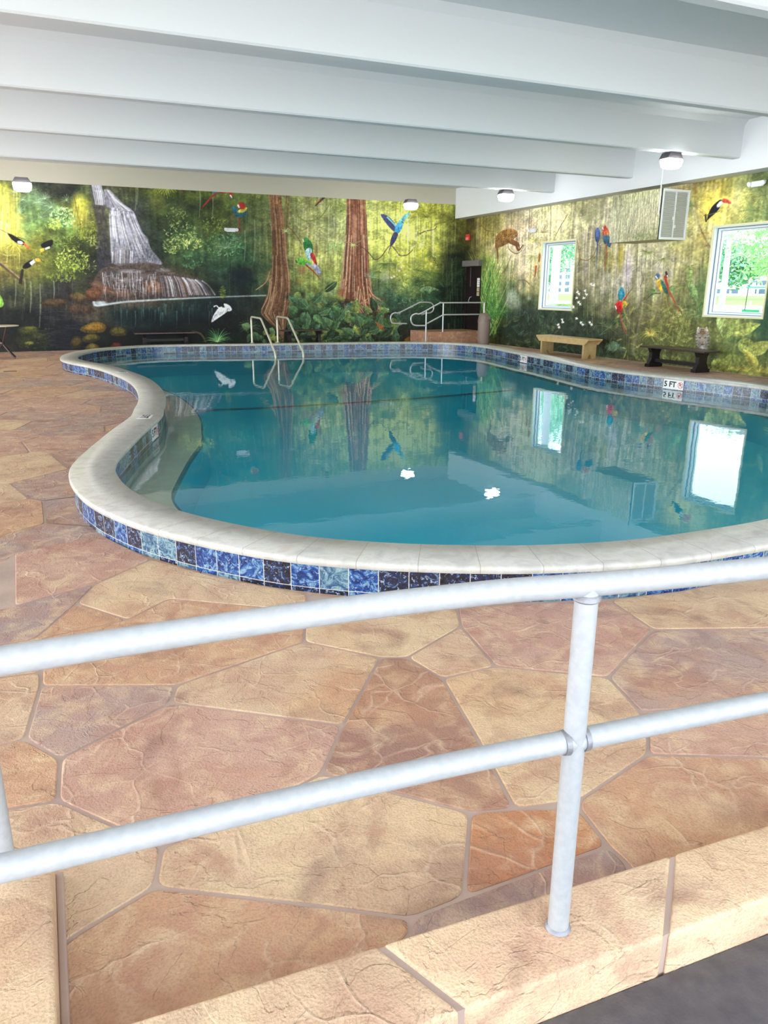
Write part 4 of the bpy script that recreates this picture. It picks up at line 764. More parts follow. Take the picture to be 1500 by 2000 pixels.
# ------------------------------------------------------------------ deck: stamped stones in a grout bed
OUT = PC[::3]
def clip(poly, a, b):                              # keep the side left of a->b
    out = []; n = len(poly); dx, dy = b[0]-a[0], b[1]-a[1]
    f = lambda p: dx*(p[1]-a[1])-dy*(p[0]-a[0])
    for i in range(n):
        p, q = poly[i], poly[(i+1) % n]; fp, fq = f(p), f(q)
        if fp >= 0: out.append(p)
        if fp*fq < 0: t = fp/(fp-fq); out.append((p[0]+(q[0]-p[0])*t, p[1]+(q[1]-p[1])*t))
    return out
def area(p): return .5*sum(p[i][0]*p[(i+1) % len(p)][1]-p[(i+1) % len(p)][0]*p[i][1] for i in range(len(p)))
def inset(p, d):
    P = [np.array(a) for i, a in enumerate(p) if np.hypot(a[0]-p[i-1][0], a[1]-p[i-1][1]) > 1e-4]; n = len(P); q = []
    if n < 3: return []
    for i in range(n):
        u = P[i]-P[i-1]; v = P[(i+1) % n]-P[i]; u /= np.hypot(*u); v /= np.hypot(*v)
        nu_, nv_ = np.array((-u[1], u[0])), np.array((-v[1], v[0])); b = nu_+nv_; k = max(1+nu_.dot(nv_), .35); q.append(tuple(P[i]+b/k*d))
    return q
def round_poly(p, r):
    out = []; n = len(p)
    for i in range(n):
        a, b, c = np.array(p[i-1]), np.array(p[i]), np.array(p[(i+1) % n]); u = a-b; v = c-b; lu, lv = np.hypot(*u), np.hypot(*v)
        if lu < 1e-6 or lv < 1e-6: continue
        d = min(r, lu*.4, lv*.4); A = b+u/lu*d; C = b+v/lv*d
        for k in range(4): t = k/3; out.append(tuple((1-t)**2*A+2*t*(1-t)*b+t*t*C))
    return out
SV, SF, SC = [], [], []
def add_stone(p, col, zt=0.0, dz=.006, bev=.004, gr=.007, rnd=.03):
    if area(p) < 0: p = p[::-1]
    q = inset(p, gr)
    if len(q) < 3 or abs(area(q)) < 1e-4: return
    q = round_poly(q, rnd) if rnd else q
    cx_, cy_ = np.mean([a[0] for a in q]), np.mean([a[1] for a in q]); n = len(q); o = len(SV); R = max(np.hypot(a[0]-cx_, a[1]-cy_) for a in q)
    for zz, s_ in ((zt-dz, 1), (zt-bev*.6, 1), (zt, 1-min(.3, bev*1.6/R))): SV.extend([(cx_+(a[0]-cx_)*s_, cy_+(a[1]-cy_)*s_, zz) for a in q])
    for l in range(2):
        for i in range(n): SF.append((o+l*n+i, o+l*n+(i+1) % n, o+(l+1)*n+(i+1) % n, o+(l+1)*n+i)); SC.append(col)
    SF.append(tuple(o+2*n+i for i in range(n))); SC.append(col)
CT = {'t': (206,176,146), 't2': (214,186,150), 'm': (174,148,138), 'o': (196,154,122), 'p': (194,156,138), 'O': (188,128,84), 'd': (152,116,102), 'g': (164,142,136)}
TR = [ ('m',[(80,1343),(345,1342),(332,1376),(118,1486),(50,1447)]), ('t',[(-140,1345),(80,1316),(80,1343),(50,1447),(-140,1490)]), ('o',[(-140,1490),(50,1447),(118,1486),(113,1568),(-140,1610)]), ('o',[(80,1343),(86,1248),(250,1213),(330,1172),(597,1196),(594,1256),(345,1342)]),
 ('t',[(345,1342),(594,1256),(743,1287),(670,1420),(334,1376)]), ('p',[(118,1486),(334,1376),(670,1420),(628,1514),(455,1609),(317,1657),(216,1614),(113,1568)]), ('t',[(-140,1610),(113,1568),(216,1614),(317,1657),(302,1737),(145,1832),(60,1905),(-140,1900)]),
 ('t2',[(317,1657),(455,1609),(628,1514),(750,1547),(918,1591),(906,1757),(801,1798),(650,1777),(302,1737)]), ('o',[(60,1905),(145,1832),(302,1737),(650,1777),(801,1798),(801,1830),(560,2040),(60,2200)]), ('d',[(743,1287),(795,1287),(864,1328),(935,1450),(1005,1584),(918,1591),(750,1547),(628,1514),(670,1420)]),
 ('t',[(900,1226),(968,1304),(864,1328),(795,1287)]), ('t2',[(597,1196),(893,1190),(900,1226),(795,1287),(743,1287),(594,1256)]), ('p',[(893,1188),(1190,1174),(1275,1232),(1188,1326),(968,1304),(900,1226)]), ('t2',[(864,1328),(968,1304),(1188,1326),(1250,1393),(1266,1436),(1265,1477),(1134,1565),(1005,1584),(935,1450)]),
 ('t2',[(1190,1174),(1330,1158),(1600,1100),(1600,1225),(1468,1230),(1275,1232)]), ('m',[(1275,1232),(1468,1230),(1600,1260),(1600,1375),(1250,1393),(1188,1326)]), ('p',[(1250,1393),(1600,1375),(1600,1487),(1265,1477),(1266,1436)]), ('o',[(1265,1477),(1600,1487),(1600,1700),(1300,1790),(1226,1692),(1188,1656),(1131,1583),(1134,1565)]),
 ('O',[(918,1591),(1005,1584),(1131,1583),(1188,1656),(906,1757)]), ('g',[(906,1757),(1188,1656),(1226,1692),(1250,1800),(801,1900),(801,1798)]), ('t2',[(150,1181),(187,1143),(296,1095),(420,1129),(600,1163),(600,1196),(330,1172),(250,1213)]), ('p',[(28,1083),(200,1048),(296,1095),(187,1143),(28,1186)]),
 ('g',[(-140,1225),(28,1186),(187,1143),(150,1181),(70,1250),(-140,1290)]), ('o',[(150,1181),(250,1213),(86,1248),(80,1316),(-140,1345),(-140,1290),(70,1250)]) ]
traced = []
for c, pts in TR:
    w_ = [onz(x, y, 0)[:2] for x, y in pts]; traced.append((c, w_ if area(w_) > 0 else w_[::-1]))
def cells(poly, step=.09):
    xs_ = [p[0] for p in poly]; ys_ = [p[1] for p in poly]; out = []
    for ix in range(int(min(xs_)//step), int(max(xs_)//step)+1):
        for iy in range(int(min(ys_)//step), int(max(ys_)//step)+1):
            x0, y0 = ix*step, iy*step; q = poly
            for a, b in (((x0, y0), (x0+step, y0)), ((x0+step, y0), (x0+step, y0+step)), ((x0+step, y0+step), (x0, y0+step)), ((x0, y0+step), (x0, y0))):
                q = clip(q, a, b)
                if len(q) < 3: break
            if len(q) >= 3 and abs(area(q)) > 1e-6: out.append(q)
    return out
def place_stone(p, col, zt=0.0, **k):
    ins = inside([a[0] for a in p], [a[1] for a in p], OUT); n = len(p)
    mids = []
    for i in range(n):
        for t in (0, .33, .66): mids.append((p[i][0]*(1-t)+p[(i+1) % n][0]*t, p[i][1]*(1-t)+p[(i+1) % n][1]*t))
    im = inside([a[0] for a in mids], [a[1] for a in mids], OUT)
    if im.all(): return
    if not im.any() and not inside([np.mean([a[0] for a in p])], [np.mean([a[1] for a in p])], OUT)[0]: add_stone(p, col, zt, **k); return
    if area(p) < 0: p = p[::-1]
    q = inset(p, .008)
    if len(q) < 3: return
    C = cells(q); cc = np.array([(np.mean([a[0] for a in c]), np.mean([a[1] for a in c])) for c in C]) if C else []
    if not len(cc): return
    keep = ~inside(cc[:, 0], cc[:, 1], OUT)
    for c, kk in zip(C, keep):
        if kk: o = len(SV); SV.extend([(a[0], a[1], zt) for a in c]); SF.append(tuple(range(o, o+len(c)))); SC.append(col)
# far field: irregular flagstones
seeds = []
for ix in range(-12, 17):
    for iy in range(-3, 28):
        seeds.append((ix*.82+random.uniform(-.34, .34)+(.4 if iy % 2 else 0), iy*.82+random.uniform(-.34, .34)))
SA = np.array(seeds); TP = [np.array(p) for c, p in traced]
keysF = ['t', 't2', 'm', 'o', 'p', 'p', 'g', 'm', 'p']
for i, s_ in enumerate(seeds):
    if not (-8.6 < s_[0] < XR+.5 and -1.2 < s_[1] < YB+.6): continue
    p = [(s_[0]-1.6, s_[1]-1.6), (s_[0]+1.6, s_[1]-1.6), (s_[0]+1.6, s_[1]+1.6), (s_[0]-1.6, s_[1]+1.6)]
    d = np.hypot(SA[:, 0]-s_[0], SA[:, 1]-s_[1])
    for j in np.argsort(d)[1:18]:
        m_ = (SA[j]+SA[i])/2; t = SA[j]-SA[i]; p = clip(p, (m_[0], m_[1]), (m_[0]-t[1], m_[1]+t[0]))
    for a, b in (((-9, -2), (XR, -2)), ((XR, -2), (XR, YB)), ((XR, YB), (-9, YB)), ((-9, YB), (-9, -2))): p = clip(p, a, b) if len(p) >= 3 else p
    if len(p) < 3: continue
    place_stone(p, CT[random.choice(keysF)], 0.0)
for c, p in traced: place_stone(p, CT[c], .009, dz=.006)
fo = mesh('floor', SV, SF, M_stone); at_ = fo.data.color_attributes.new('stone', 'FLOAT_COLOR', 'CORNER')
cc = []; 
for poly, c in zip(fo.data.polygons, SC): cc += list(rgb(*c))*poly.loop_total
at_.data.foreach_set('color', cc); tag(fo, 'stamped flagstone deck in tan, pink and mauve', kind='structure')
# grout bed under the stones, with the pool cut out
GV, GF = [], []
def grid_bed(x0, x1, y0, y1, st, z):
    xs_ = np.arange(x0, x1-1e-6, st); ys_ = np.arange(y0, y1-1e-6, st); cxs, cys = np.meshgrid(xs_+st/2, ys_+st/2); k = ~inside(cxs.ravel(), cys.ravel(), OUT)
    for x, y, kk in zip(cxs.ravel()-st/2, cys.ravel()-st/2, k):
        if kk: o = len(GV); X, Y = min(x+st, x1), min(y+st, y1); GV.extend([(x, y, z), (X, y, z), (X, Y, z), (x, Y, z)]); GF.append((o, o+1, o+2, o+3))
grid_bed(-9, XR, -2, YB, .1, -.004); GV += [(-14, -4, -.004), (-9, -4, -.004), (-9, YB, -.004), (-14, YB, -.004)]; GF.append(tuple(range(len(GV)-4, len(GV))))
gb = mesh('floor_grout_bed', GV, GF, M_grout); tag(gb, kind='structure')
# grout plate under the near stones
hull = [onz(x, y, 0)[:2] for x, y in [(-140, 1225), (28, 1083), (200, 1048), (296, 1095), (420, 1129), (600, 1163), (893, 1185), (1190, 1172), (1330, 1156), (1600, 1095), (1600, 1700), (1300, 1790), (801, 1900), (560, 2040), (60, 2200), (-140, 1900)]]
HV, HF = [], []
bmh = bmesh.new(); vs = [bmh.verts.new((x, y, .0045)) for x, y in hull]; bmh.faces.new(vs); bmesh.ops.recalc_face_normals(bmh, faces=bmh.faces); bmesh.ops.triangulate(bmh, faces=bmh.faces)
me = bpy.data.meshes.new('floor_grout_plate'); bmh.to_mesh(me); bmh.free(); me.materials.append(M_grout); ho = bpy.data.objects.new('floor_grout_plate', me); COL.objects.link(ho); tag(ho, kind='structure')
# ------------------------------------------------------------------ foreground curb, mat
fY = lambda x: 1.263-.062*x
nY = lambda x: 1.043-.05*x
def block(name, pts, z0, z1, m, parent, bev=.012):
    b = MB(); b.prism(pts, 'z', z0, z1); es = [e for e in b.bm.edges if max(v.co.z for v in e.verts) > z1-1e-5]
    bmesh.ops.bevel(b.bm, geom=es, offset=bev, segments=3, affect='EDGES', profile=.5); return b.build(name, m, parent, smooth=True)
curb = empty('stone_curb', (0, 0, 0)); tag(curb, 'low stamped stone curb under the near railing, turning the corner at the left', 'curb')
core = MB(); core.prism([(-.13, fY(-.13)-.006), (-.13, nY(-.13)+.006), (3.6, nY(3.6)+.006), (3.6, fY(3.6)-.006)], 'z', 0, .126).build('grout_core', M_grout, curb)
for a, b in (((-.128, -.128), (.535, .63)), ((.547, .642), (1.355, 1.145)), ((1.369, 1.159), (2.3, 2.25)), ((2.312, 2.262), (3.6, 3.6))):
    block('curb_stone', [(a[0], fY(a[0])), (a[1], nY(a[1])), (b[1], nY(b[1])), (b[0], fY(b[0]))], 0.005, .132, M_curb, curb)
core = MB(); core.box(-.44, -.136, .2, 1.878, 0, .126).build('grout_core', M_grout, curb)
for y0, y1 in ((.2, .95), (.962, 1.885)): block('curb_stone', [(-.45, y0), (-.45, y1), (-.131, y1), (-.131, y0)], 0.005, .132, M_curb, curb)
block('curb_foot', [(-.131, 1.27), (-.131, 1.885), (-.112, 1.885), (-.112, 1.27)], .005, .03, M_grout, curb, .005)
mt = MB().prism([(-.125, -.9), (-.125, nY(-.125)-.003), (3.6, nY(3.6)-.003), (3.6, -.9)], 'z', .004, .016).build('floor_mat', M_mat); tag(mt, 'dark grey rubber floor covering beside the stone curb, bottom right corner', 'mat')
# ------------------------------------------------------------------ foreground railing
rl = empty('metal_railing', (.94, 1.106, .132)); rl.location = (0, 0, 0); tag(rl, 'near galvanised two-rail pipe railing standing on the stone curb', 'railing')
PR = .0242
top = [(-.232, 1.80, .985), (-.232, 1.35, .985), (-.232, 1.222, .985), (-.118, 1.219, .985), (.20, 1.206, .985), (.52, 1.180, .985), (.786, 1.142, .985), (.94, 1.106, .985), (1.357, 1.030, .985), (2.2, .90, .985), (3.4, .70, .985)]
mid = [(-.232, 1.80, .628), (-.232, 1.35, .628), (-.232, 1.195, .628), (-.162, 1.189, .628), (.321, 1.162, .628), (.65, 1.138, .628), (.917, 1.110, .628), (.94, 1.107, .628), (1.457, 1.050, .628), (2.2, .95, .628), (3.4, .75, .628)]
MB().tube(fillet(top[:3], .09)[:-1]+[Vector(p) for p in smooth_path(top[2:], 5)], PR, 24).build('top_rail', M_galv, rl, True); MB().tube(fillet(mid[:3], .09)[:-1]+[Vector(p) for p in smooth_path(mid[2:], 5)], PR, 24).build('mid_rail', M_galv, rl, True)
for px_, py_ in ((.94, 1.106), (-.232, 1.80), (2.75, .80)):
    MB().tube([(px_, py_, .1325), (px_, py_, .985 if px_ > 0 else 1.0)], PR*.985, 24).build('post', M_galv, rl, True)
    if px_ > 0:
        w_ = MB().lathe([(.0248, .952), (.029, .956), (.0275, .964), (.0235, .968)], px_, py_); w_.build('weld_collar', M_weld, rl, True)
        MB().lathe([(.030, .1325), (.027, .138), (.0235, .141)], px_, py_).build('weld_collar', M_weld, rl, True)
        for sg in (-1, 1):
            q = MB(); q.tube([(px_+sg*.018, py_-sg*.0015, .628), (px_+sg*.030, py_-sg*.003, .628)], [.0275, .0262], 22); q.build('weld_collar', M_weld, rl, True)
# ------------------------------------------------------------------ pool hand rails
ld = empty('pool_ladder', (0, 0, 0)); tag(ld, 'pair of cream pool entry handrails on the far coping', 'handrail')
for X in (4.935, 5.605):
    dy = 0 if X < 5 else -.04
    MB().tube(fillet([(X, 19.42+dy, .205), (X, 19.42+dy, .862), (X, 18.47+dy, .852), (X, 17.30+dy, .10), (X, 17.28+dy, -.42)], .1), .024, 14).build('handrail', M_steel, ld, True)
    MB().lathe([(.05, .2055), (.045, .215), (.026, .219)], X, 19.42+dy).build('flange', M_steel, ld, True)
# ------------------------------------------------------------------ ramp landing and its rails
rp = MB().box(10.4, XR-.004, 20.02, YB-.006, -.002, .345, .012).build('landing', M_curb); rp.data.materials[0] = stone_mat('landing_stone', False, (176, 134, 108)); tag(rp, 'stone faced landing in front of the dark door', 'landing')
def r_(x, y, Yp): r = ray(x, y); t = Yp/r[1]; return (r[0]*t, Yp, r[2]*t+EYE)
g1 = empty('ramp_railing', (0, 0, 0)); tag(g1, 'silver ramp railing nearer the pool, with two posts', 'railing')
Y1 = 20.0
u_ = [r_(x, y, Y1) for x, y in [(948, 591), (866, 591.5), (858, 592.5), (822, 612), (813, 612.6), (805, 616), (802.5, 623), (804.5, 631), (811, 635.5), (833, 636)]]
MB().tube([Vector(p) for p in smooth_path(u_, 5)], .021, 12).build('top_rail', M_rail, g1, True)
MB().tube(fillet([r_(941, 614, Y1), r_(866, 614.7, Y1), r_(834, 632, Y1)], .08), .021, 12).build('mid_rail', M_rail, g1, True)
a_ = r_(866, 592, Y1); MB().tube([(a_[0], Y1, a_[2]), (a_[0], Y1, .345)], .021, 12).build('post', M_rail, g1, True)
a_ = r_(832.6, 607, Y1); MB().tube([(a_[0], Y1, a_[2]), (a_[0], Y1, 0)], .021, 12).build('post', M_rail, g1, True)
a_ = r_(946, 591, Y1); MB().tube([(a_[0], Y1, a_[2]), (a_[0], Y1, .345)], .021, 12).build('post', M_rail, g1, True)
g2 = empty('wall_handrail', (0, 0, 0)); tag(g2, 'silver looped handrail fixed to the mural behind the ramp railing', 'handrail'); Y2 = 21.22
u_ = [r_(x, y, Y2) for x, y in [(829, 611.5), (840, 611), (846, 606), (847, 599), (843.5, 593), (837, 590.8), (822, 590.5), (816, 592.5), (781, 610), (771, 611), (765, 614.5), (762.8, 621), (764.5, 628), (769, 631.5), (794.5, 632)]]
MB().tube([Vector(p) for p in smooth_path(u_, 5)], .021, 12).build('handrail', M_rail, g2, True)
for x, y in ((781, 612), (784, 633), (828, 613), (806, 599)):
    q = r_(x, y, Y2); MB().tube([q, (q[0], YB-.001, q[2]-.02)], [.022, .03], 12).build('wall_bracket', M_rail, g2, True)
# ------------------------------------------------------------------ trash can
tcn = empty('trash_can', (11.66, 19.1, 0)); tag(tcn, 'taupe round trash can with a domed swing lid', 'trash can')
o = MB().lathe([(.158, 0), (.166, .02), (.176, .62), (.182, .64), (.182, .66)], 0, 0, 32).build('body', M_taupe, tcn, True)
MB().lathe([(.186, .66), (.186, .70), (.178, .73), (.168, .80), (.14, .86), (.09, .895), (.03, .905)], 0, 0, 32).build('dome_lid', M_taupe2, tcn, True)
q = MB(); q.box(-.085, .085, -.188, -.165, .725, .83, .008); q.build('swing_flap', M_taupe, tcn)
# ------------------------------------------------------------------ benches
def bench(loc, L, D, Hs, m, label, rot=0, style=0):
    t = empty('bench', loc); t.rotation_euler = (0, 0, rot); tag(t, label, 'bench')
    MB().box(-L/2, L/2, -D/2, D/2, Hs-.035, Hs, .006).build('seat', m[0], t)
    lx = L/2-(.24 if style else .2)
    for s_ in (-1, 1):
        if style == 0:   # tan bench: leg boards with a notch, mitred aprons
            w = D/2-.03
            b = MB(); b.prism([(-w, 0), (-w*.35, 0), (0, .11), (w*.35, 0), (w, 0), (w, Hs-.036), (-w, Hs-.036)], 'x', s_*lx-.03, s_*lx+.03); b.build('leg', m[1], t)
            MB().prism([(-L/2+.01, Hs-.036), (L/2-.01, Hs-.036), (lx+.06, Hs-.14), (-lx-.06, Hs-.14)], 'y', s_*(D/2-.012)-.012, s_*(D/2-.012)+.012).build('apron', m[1], t)
        else:            # dark bench: waisted slab leg on a foot bar
            w = D/2-.04; b = MB(); b.prism([(-w*.95, .07), (w*.95, .07), (w*.62, .18), (w*.62, Hs-.13), (w*.95, Hs-.036), (-w*.95, Hs-.036), (-w*.62, Hs-.13), (-w*.62, .18)], 'x', s_*lx-.045, s_*lx+.045); b.build('leg', m[1], t)
            MB().box(s_*lx-.06, s_*lx+.06, -w-.02, w+.02, 0, .07, .008).build('foot', m[1], t)
    if style: MB().box(-lx, lx, -.02, .02, .10 if style == 1 else .2, .17 if style == 1 else .27).build('stretcher', m[1], t)
    return t
bench((11.66, 15.2, 0), 2.05, .42, .455, (M_tan, M_tan), 'tan wooden bench below the narrower window on the right wall', PI/2)
bench((11.74, 11.72, 0), 1.75, .42, .425, (M_brown, M_black), 'dark brown bench in front of the painted tiger', PI/2, 1)
bench((2.98, 20.95, 0), 1.55, .36, .435, (M_brown, M_black), 'long black bench against the painted waterfall pool', 0, 2)
bench((6.83, 20.95, 0), 1.36, .36, .435, (M_brown, M_black), 'black bench seen behind the cream pool handrails', 0, 2)
# ------------------------------------------------------------------ bistro table at the left edge
tb = empty('round_table', (-.84, 19.5, 0)); tag(tb, 'round pale-topped table with dark crossed legs at the left edge', 'table')
MB().lathe([(.36, .705), (.385, .71), (.39, .72), (.385, .73)], 0, 0, 40).build('tabletop', mat('pale_tabletop', (206, 198, 178), .45), tb, True)
for k in range(4):
    a = PI/4+k*PI/2; MB().tube([(.32*math.cos(a), .32*math.sin(a), 0), (-.02*math.cos(a), -.02*math.sin(a), .34), (-.18*math.cos(a), -.18*math.sin(a), .704)], .018, 8).build('leg', M_brown, tb, True)
MB().lathe([(.05, .32), (.05, .36)], 0, 0).build('hub', M_brown, tb)
st_ = MB().box(-.75, -.52, 16.24, 16.34, .001, .007).build('deck_drain', M_brz); tag(st_, 'small dark slotted drain in the deck near the round table', 'drain')
# ------------------------------------------------------------------ ceiling lamps
def lamp(x, y, z, label, s_=1.0, housing=True):
    t = empty('ceiling_light', (x, y, z)); t['label'] = label; t['category'] = 'light'; t['group'] = 'lamps under the beams'
    b = MB(); b.prism([(-.115*s_, 0), (.115*s_, 0), (.175*s_, -.10*s_), (-.175*s_, -.10*s_)], 'y', -.09*s_, .12*s_); b.build('housing', M_brz if housing else M_plastic, t)
    b = MB(); r = bmesh.ops.create_cube(b.bm, size=1)
    for v in r['verts']:
        k = 1 if v.co.z > 0 else .82
        v.co = Vector((v.co.x*.36*s_*k, v.co.y*.26*s_*k, -.10*s_+(0 if v.co.z > 0 else -.15*s_)))
    bmesh.ops.bevel(b.bm, geom=list(b.bm.edges), offset=.03*s_, segments=3, affect='EDGES'); b.build('lens', M_lens, t, True)
    return t
lamp(10.36, 10.98, BZ-.001, 'lit lamp nearest the louvred vent, with a conduit hanging from it')
lamp(10.55, 16.52, BZ-.001, 'lit lamp over the corner, left of the narrow window', 1.0)
lamp(9.36, 19.28, BZ-.001, 'lit lamp above the painted blue macaw', 1.0)
lamp(-.02, 19.28, BZ-.001, 'lit lamp at the far left above the yellow foliage', 1.1)
# ------------------------------------------------------------------ vent unit on the right wall
vu = empty('vent_unit', (0, 0, 0)); tag(vu, 'boxed air unit on the right wall, mural-painted side and white louvred end', 'air vent')
VX, VY0, VY1, VZ0, VZ1 = 11.55, 12.38, 13.85, 2.53, 3.475
Vm = Mural('x', VX, VY0, VY1, VZ0, VZ1, .014, .0125); Vm.base([1200, 1230, 1260, 1296], lambda x: 378-.11*(x-1203), lambda x: 470, [[(150,150,110),(186,186,146),(196,192,156),(190,186,150)], [(200,200,140),(196,194,150),(186,180,140),(176,170,132)], [(190,190,138),(200,196,160),(196,188,150),(150,156,104)], [(206,200,150),(196,192,150),(180,174,136),(150,150,104)]]); Vm.grain(.1, .2, .12)
Vm.drips(1203, 1296, 375, 440, 120, 40, 2.2, [(222,218,196),(150,146,104),(130,126,90),(200,194,150)], .25); Vm.fan(1250, 462, 20, 11, 0, PI, (120,130,74), 1.4, .6); Vm.finish(.8, 1.12)
vo = Vm.build('painted_side', M_paint); vo.parent = vu
b = MB(); b.box(VX+.002, XR-.002, VY0+.03, VY1, VZ0, VZ1); b.build('casing', mat('olive_casing', (176, 174, 138), .7), vu)
b = MB()
for (x0, x1, z0, z1) in ((VX, VX+.04, VZ0, VZ1), (XR-.045, XR-.004, VZ0, VZ1), (VX+.04, XR-.045, VZ0, VZ0+.04), (VX+.04, XR-.045, VZ1-.04, VZ1)): b.box(x0, x1, VY0-.012, VY0+.03, z0, z1)
b.box((VX+XR)/2-.006, (VX+XR)/2+.006, VY0-.014, VY0+.02, VZ0+.03, VZ1-.03); b.build('louvre_frame', M_frame, vu)
b = MB(); b.box(VX+.03, XR-.04, VY0+.022, VY0+.028, VZ0+.03, VZ1-.03); b.build('louvre_back', M_louvd, vu)
b = MB(); n_ = 34
for k in range(n_):
    z = VZ0+.05+(VZ1-VZ0-.1)*k/(n_-1); b.prism([(VY0-.006, z-.009), (VY0-.003, z-.011), (VY0+.018, z+.007), (VY0+.015, z+.009)], 'x', VX+.04, XR-.045)
b.build('louvre_slats', M_louv, vu)
for x_, z_ in ((11.84, 2.9), (11.88, 2.75)): tag(MB().box(x_, x_+.07, VY0-.018, VY0-.0145, z_, z_+.06).build('paper_label', M_paper, vu))
cd = MB().tube([(10.36, 10.98, BZ-.24), (10.5, 11.2, 3.55), (VX-.02, VY0+.05, 3.44)], .012, 8)
cd.bm.free(); cd = MB().tube([(VX-.03, VY0-.02, 3.60), (VX-.03, VY0-.02, VZ1+.01), (VX-.03, VY0+.06, 3.40)], .014, 8)
a_ = (VX-.035, VY0+.03); cd.bm.free(); cd = MB().tube([(a_[0], a_[1], BZ-.02), (a_[0], a_[1], 3.1), (a_[0]+.0, a_[1], 3.0)], .013, 10)
tag(cd.build('conduit', M_plastic, None, True), 'thin white conduit dropping beside the louvred vent', 'conduit')
# ------------------------------------------------------------------ emergency lights, alarm
def emerg(loc, rot, label):
    t = empty('emergency_light', loc); t.rotation_euler = (0, 0, rot); tag(t, label, 'emergency light', 'white emergency lights on the mural')
    MB().box(-.12, .12, -.055, -.001, -.05, .05, .01).build('case', M_plastic, t)
    for s_ in (-1, 1):
        b = MB(); b.tube([(s_*.15, -.03, .02), (s_*.15, -.075, .005)], [.035, .045], 14); b.build('lamp_head', M_plastic, t, True)
    MB().tube([(-.18, -.03, .035), (.18, -.03, .035)], .012, 8).build('arm', M_plastic, t, True)
emerg((4.98, YB, 3.06), 0, 'white twin-head emergency light on the waterfall wall, left of the trunks')
emerg((XR, 17.75, 3.05), -PI/2, 'white emergency light above and left of the narrow window')
emerg((XR, 10.75, 3.41), -PI/2, 'white emergency light right of the painted toucan')
al = empty('fire_alarm', (XR, 21.18, 3.07)); al.rotation_euler = (0, 0, -PI/2); tag(al, 'small red fire alarm box high on the wall above the door', 'fire alarm')
MB().box(-.1, .1, -.06, -.001, -.09, .09, .01).build('case', M_red, al); MB().box(-.085, .085, -.064, -.061, -.075, .0).build('strobe', mat('pink_strobe', (238, 140, 134), .3), al)
# ------------------------------------------------------------------ door
dr = empty('door_1', (0, 0, 0)); tag(dr, 'dark bronze door in the right wall by the landing', kind='structure')
y0, y1, z0, z1 = DOOR
MB().box(XR+.05, XR+.095, y0+.05, y1-.05, z0, z1-.05).build('door_panel', M_doorp, dr)
b = MB(); b.box(XR-.012, XR+.12, y0, y0+.05, z0, z1); b.box(XR-.012, XR+.12, y1-.05, y1, z0, z1); b.box(XR-.012, XR+.12, y0+.05, y1-.05, z1-.05, z1); b.build('door_frame', M_doorp, dr)
MB().box(XR+.1, XR+.2, y0, y1, z0, z1).build('door_backing', M_black, dr)
MB().box(XR-.14, XR-.004, y0-.02, y1+.03, z1-.14, z1+.03, .01).build('overhead_closer_box', M_grey, dr)
MB().tube([(XR+.02, y0+.66, z1-.17), (XR+.02, y0+.66, z0+1.3)], .006, 6).build('closer_rod', M_grey, dr)
b = MB(); b.tube(fillet([(XR+.05, y0+.70, z0+.83), (XR-.01, y0+.70, z0+.86), (XR-.01, y0+.62, z0+.98), (XR+.05, y0+.62, z0+1.0)], .02), .012, 8); b.build('door_handle', M_rail, dr, True)
for zz, hh, m_, nm in ((1.62, .26, M_paper, 'white_notice'), (1.49, .11, M_manila, 'notice'), (1.36, .11, M_manila, 'notice')):
    q = MB().box(XR+.044, XR+.0495, y0+.10, y0+.30, zz, zz+hh).build(nm, m_, dr)
    b = MB(); 
    for k in range(3): b.box(XR+.0428, XR+.0436, y0+.13, y0+.27-.03*(k % 2), zz+hh*(.25+.22*k), zz+hh*(.25+.22*k)+.012)
    b.build('notice_text', M_grey, dr)
# ------------------------------------------------------------------ windows
for i, (y0, y1, z0, z1) in enumerate((W2, W1), 1):
    wv = empty('window_%d' % i, (0, 0, 0)); tag(wv, ('larger' if i == 1 else 'narrower')+' white framed window in the right wall', kind='structure')
    def fr_(x0, x1, g, t, m, nm):
        b = MB(); a0, a1, c0, c1 = y0+g, y1-g, z0+g, z1-g
        b.box(x0, x1, a0, a0+t, c0, c1); b.box(x0, x1, a1-t, a1, c0, c1); b.box(x0, x1, a0+t, a1-t, c0, c0+t); b.box(x0, x1, a0+t, a1-t, c1-t, c1); b.build(nm, m, wv)
    fr_(XR-.02, XR+.0, -.035, .035, M_cream, 'casing'); fr_(XR, XR+.22, 0, .012, M_frame, 'jamb'); fr_(XR+.07, XR+.085, .012, .014, M_gasket, 'gasket'); fr_(XR+.085, XR+.13, .012, .045, M_frame, 'sash'); fr_(XR+.13, XR+.14, .03, .034, M_gasket, 'gasket'); fr_(XR+.14, XR+.18, .03, .05, M_frame, 'inner_sash')
    mesh('pane', [(XR+.16, y0+.06, z0+.06), (XR+.16, y1-.06, z0+.06), (XR+.16, y1-.06, z1-.06), (XR+.16, y0+.06, z1-.06)], [(3, 2, 1, 0)], M_glass, wv)
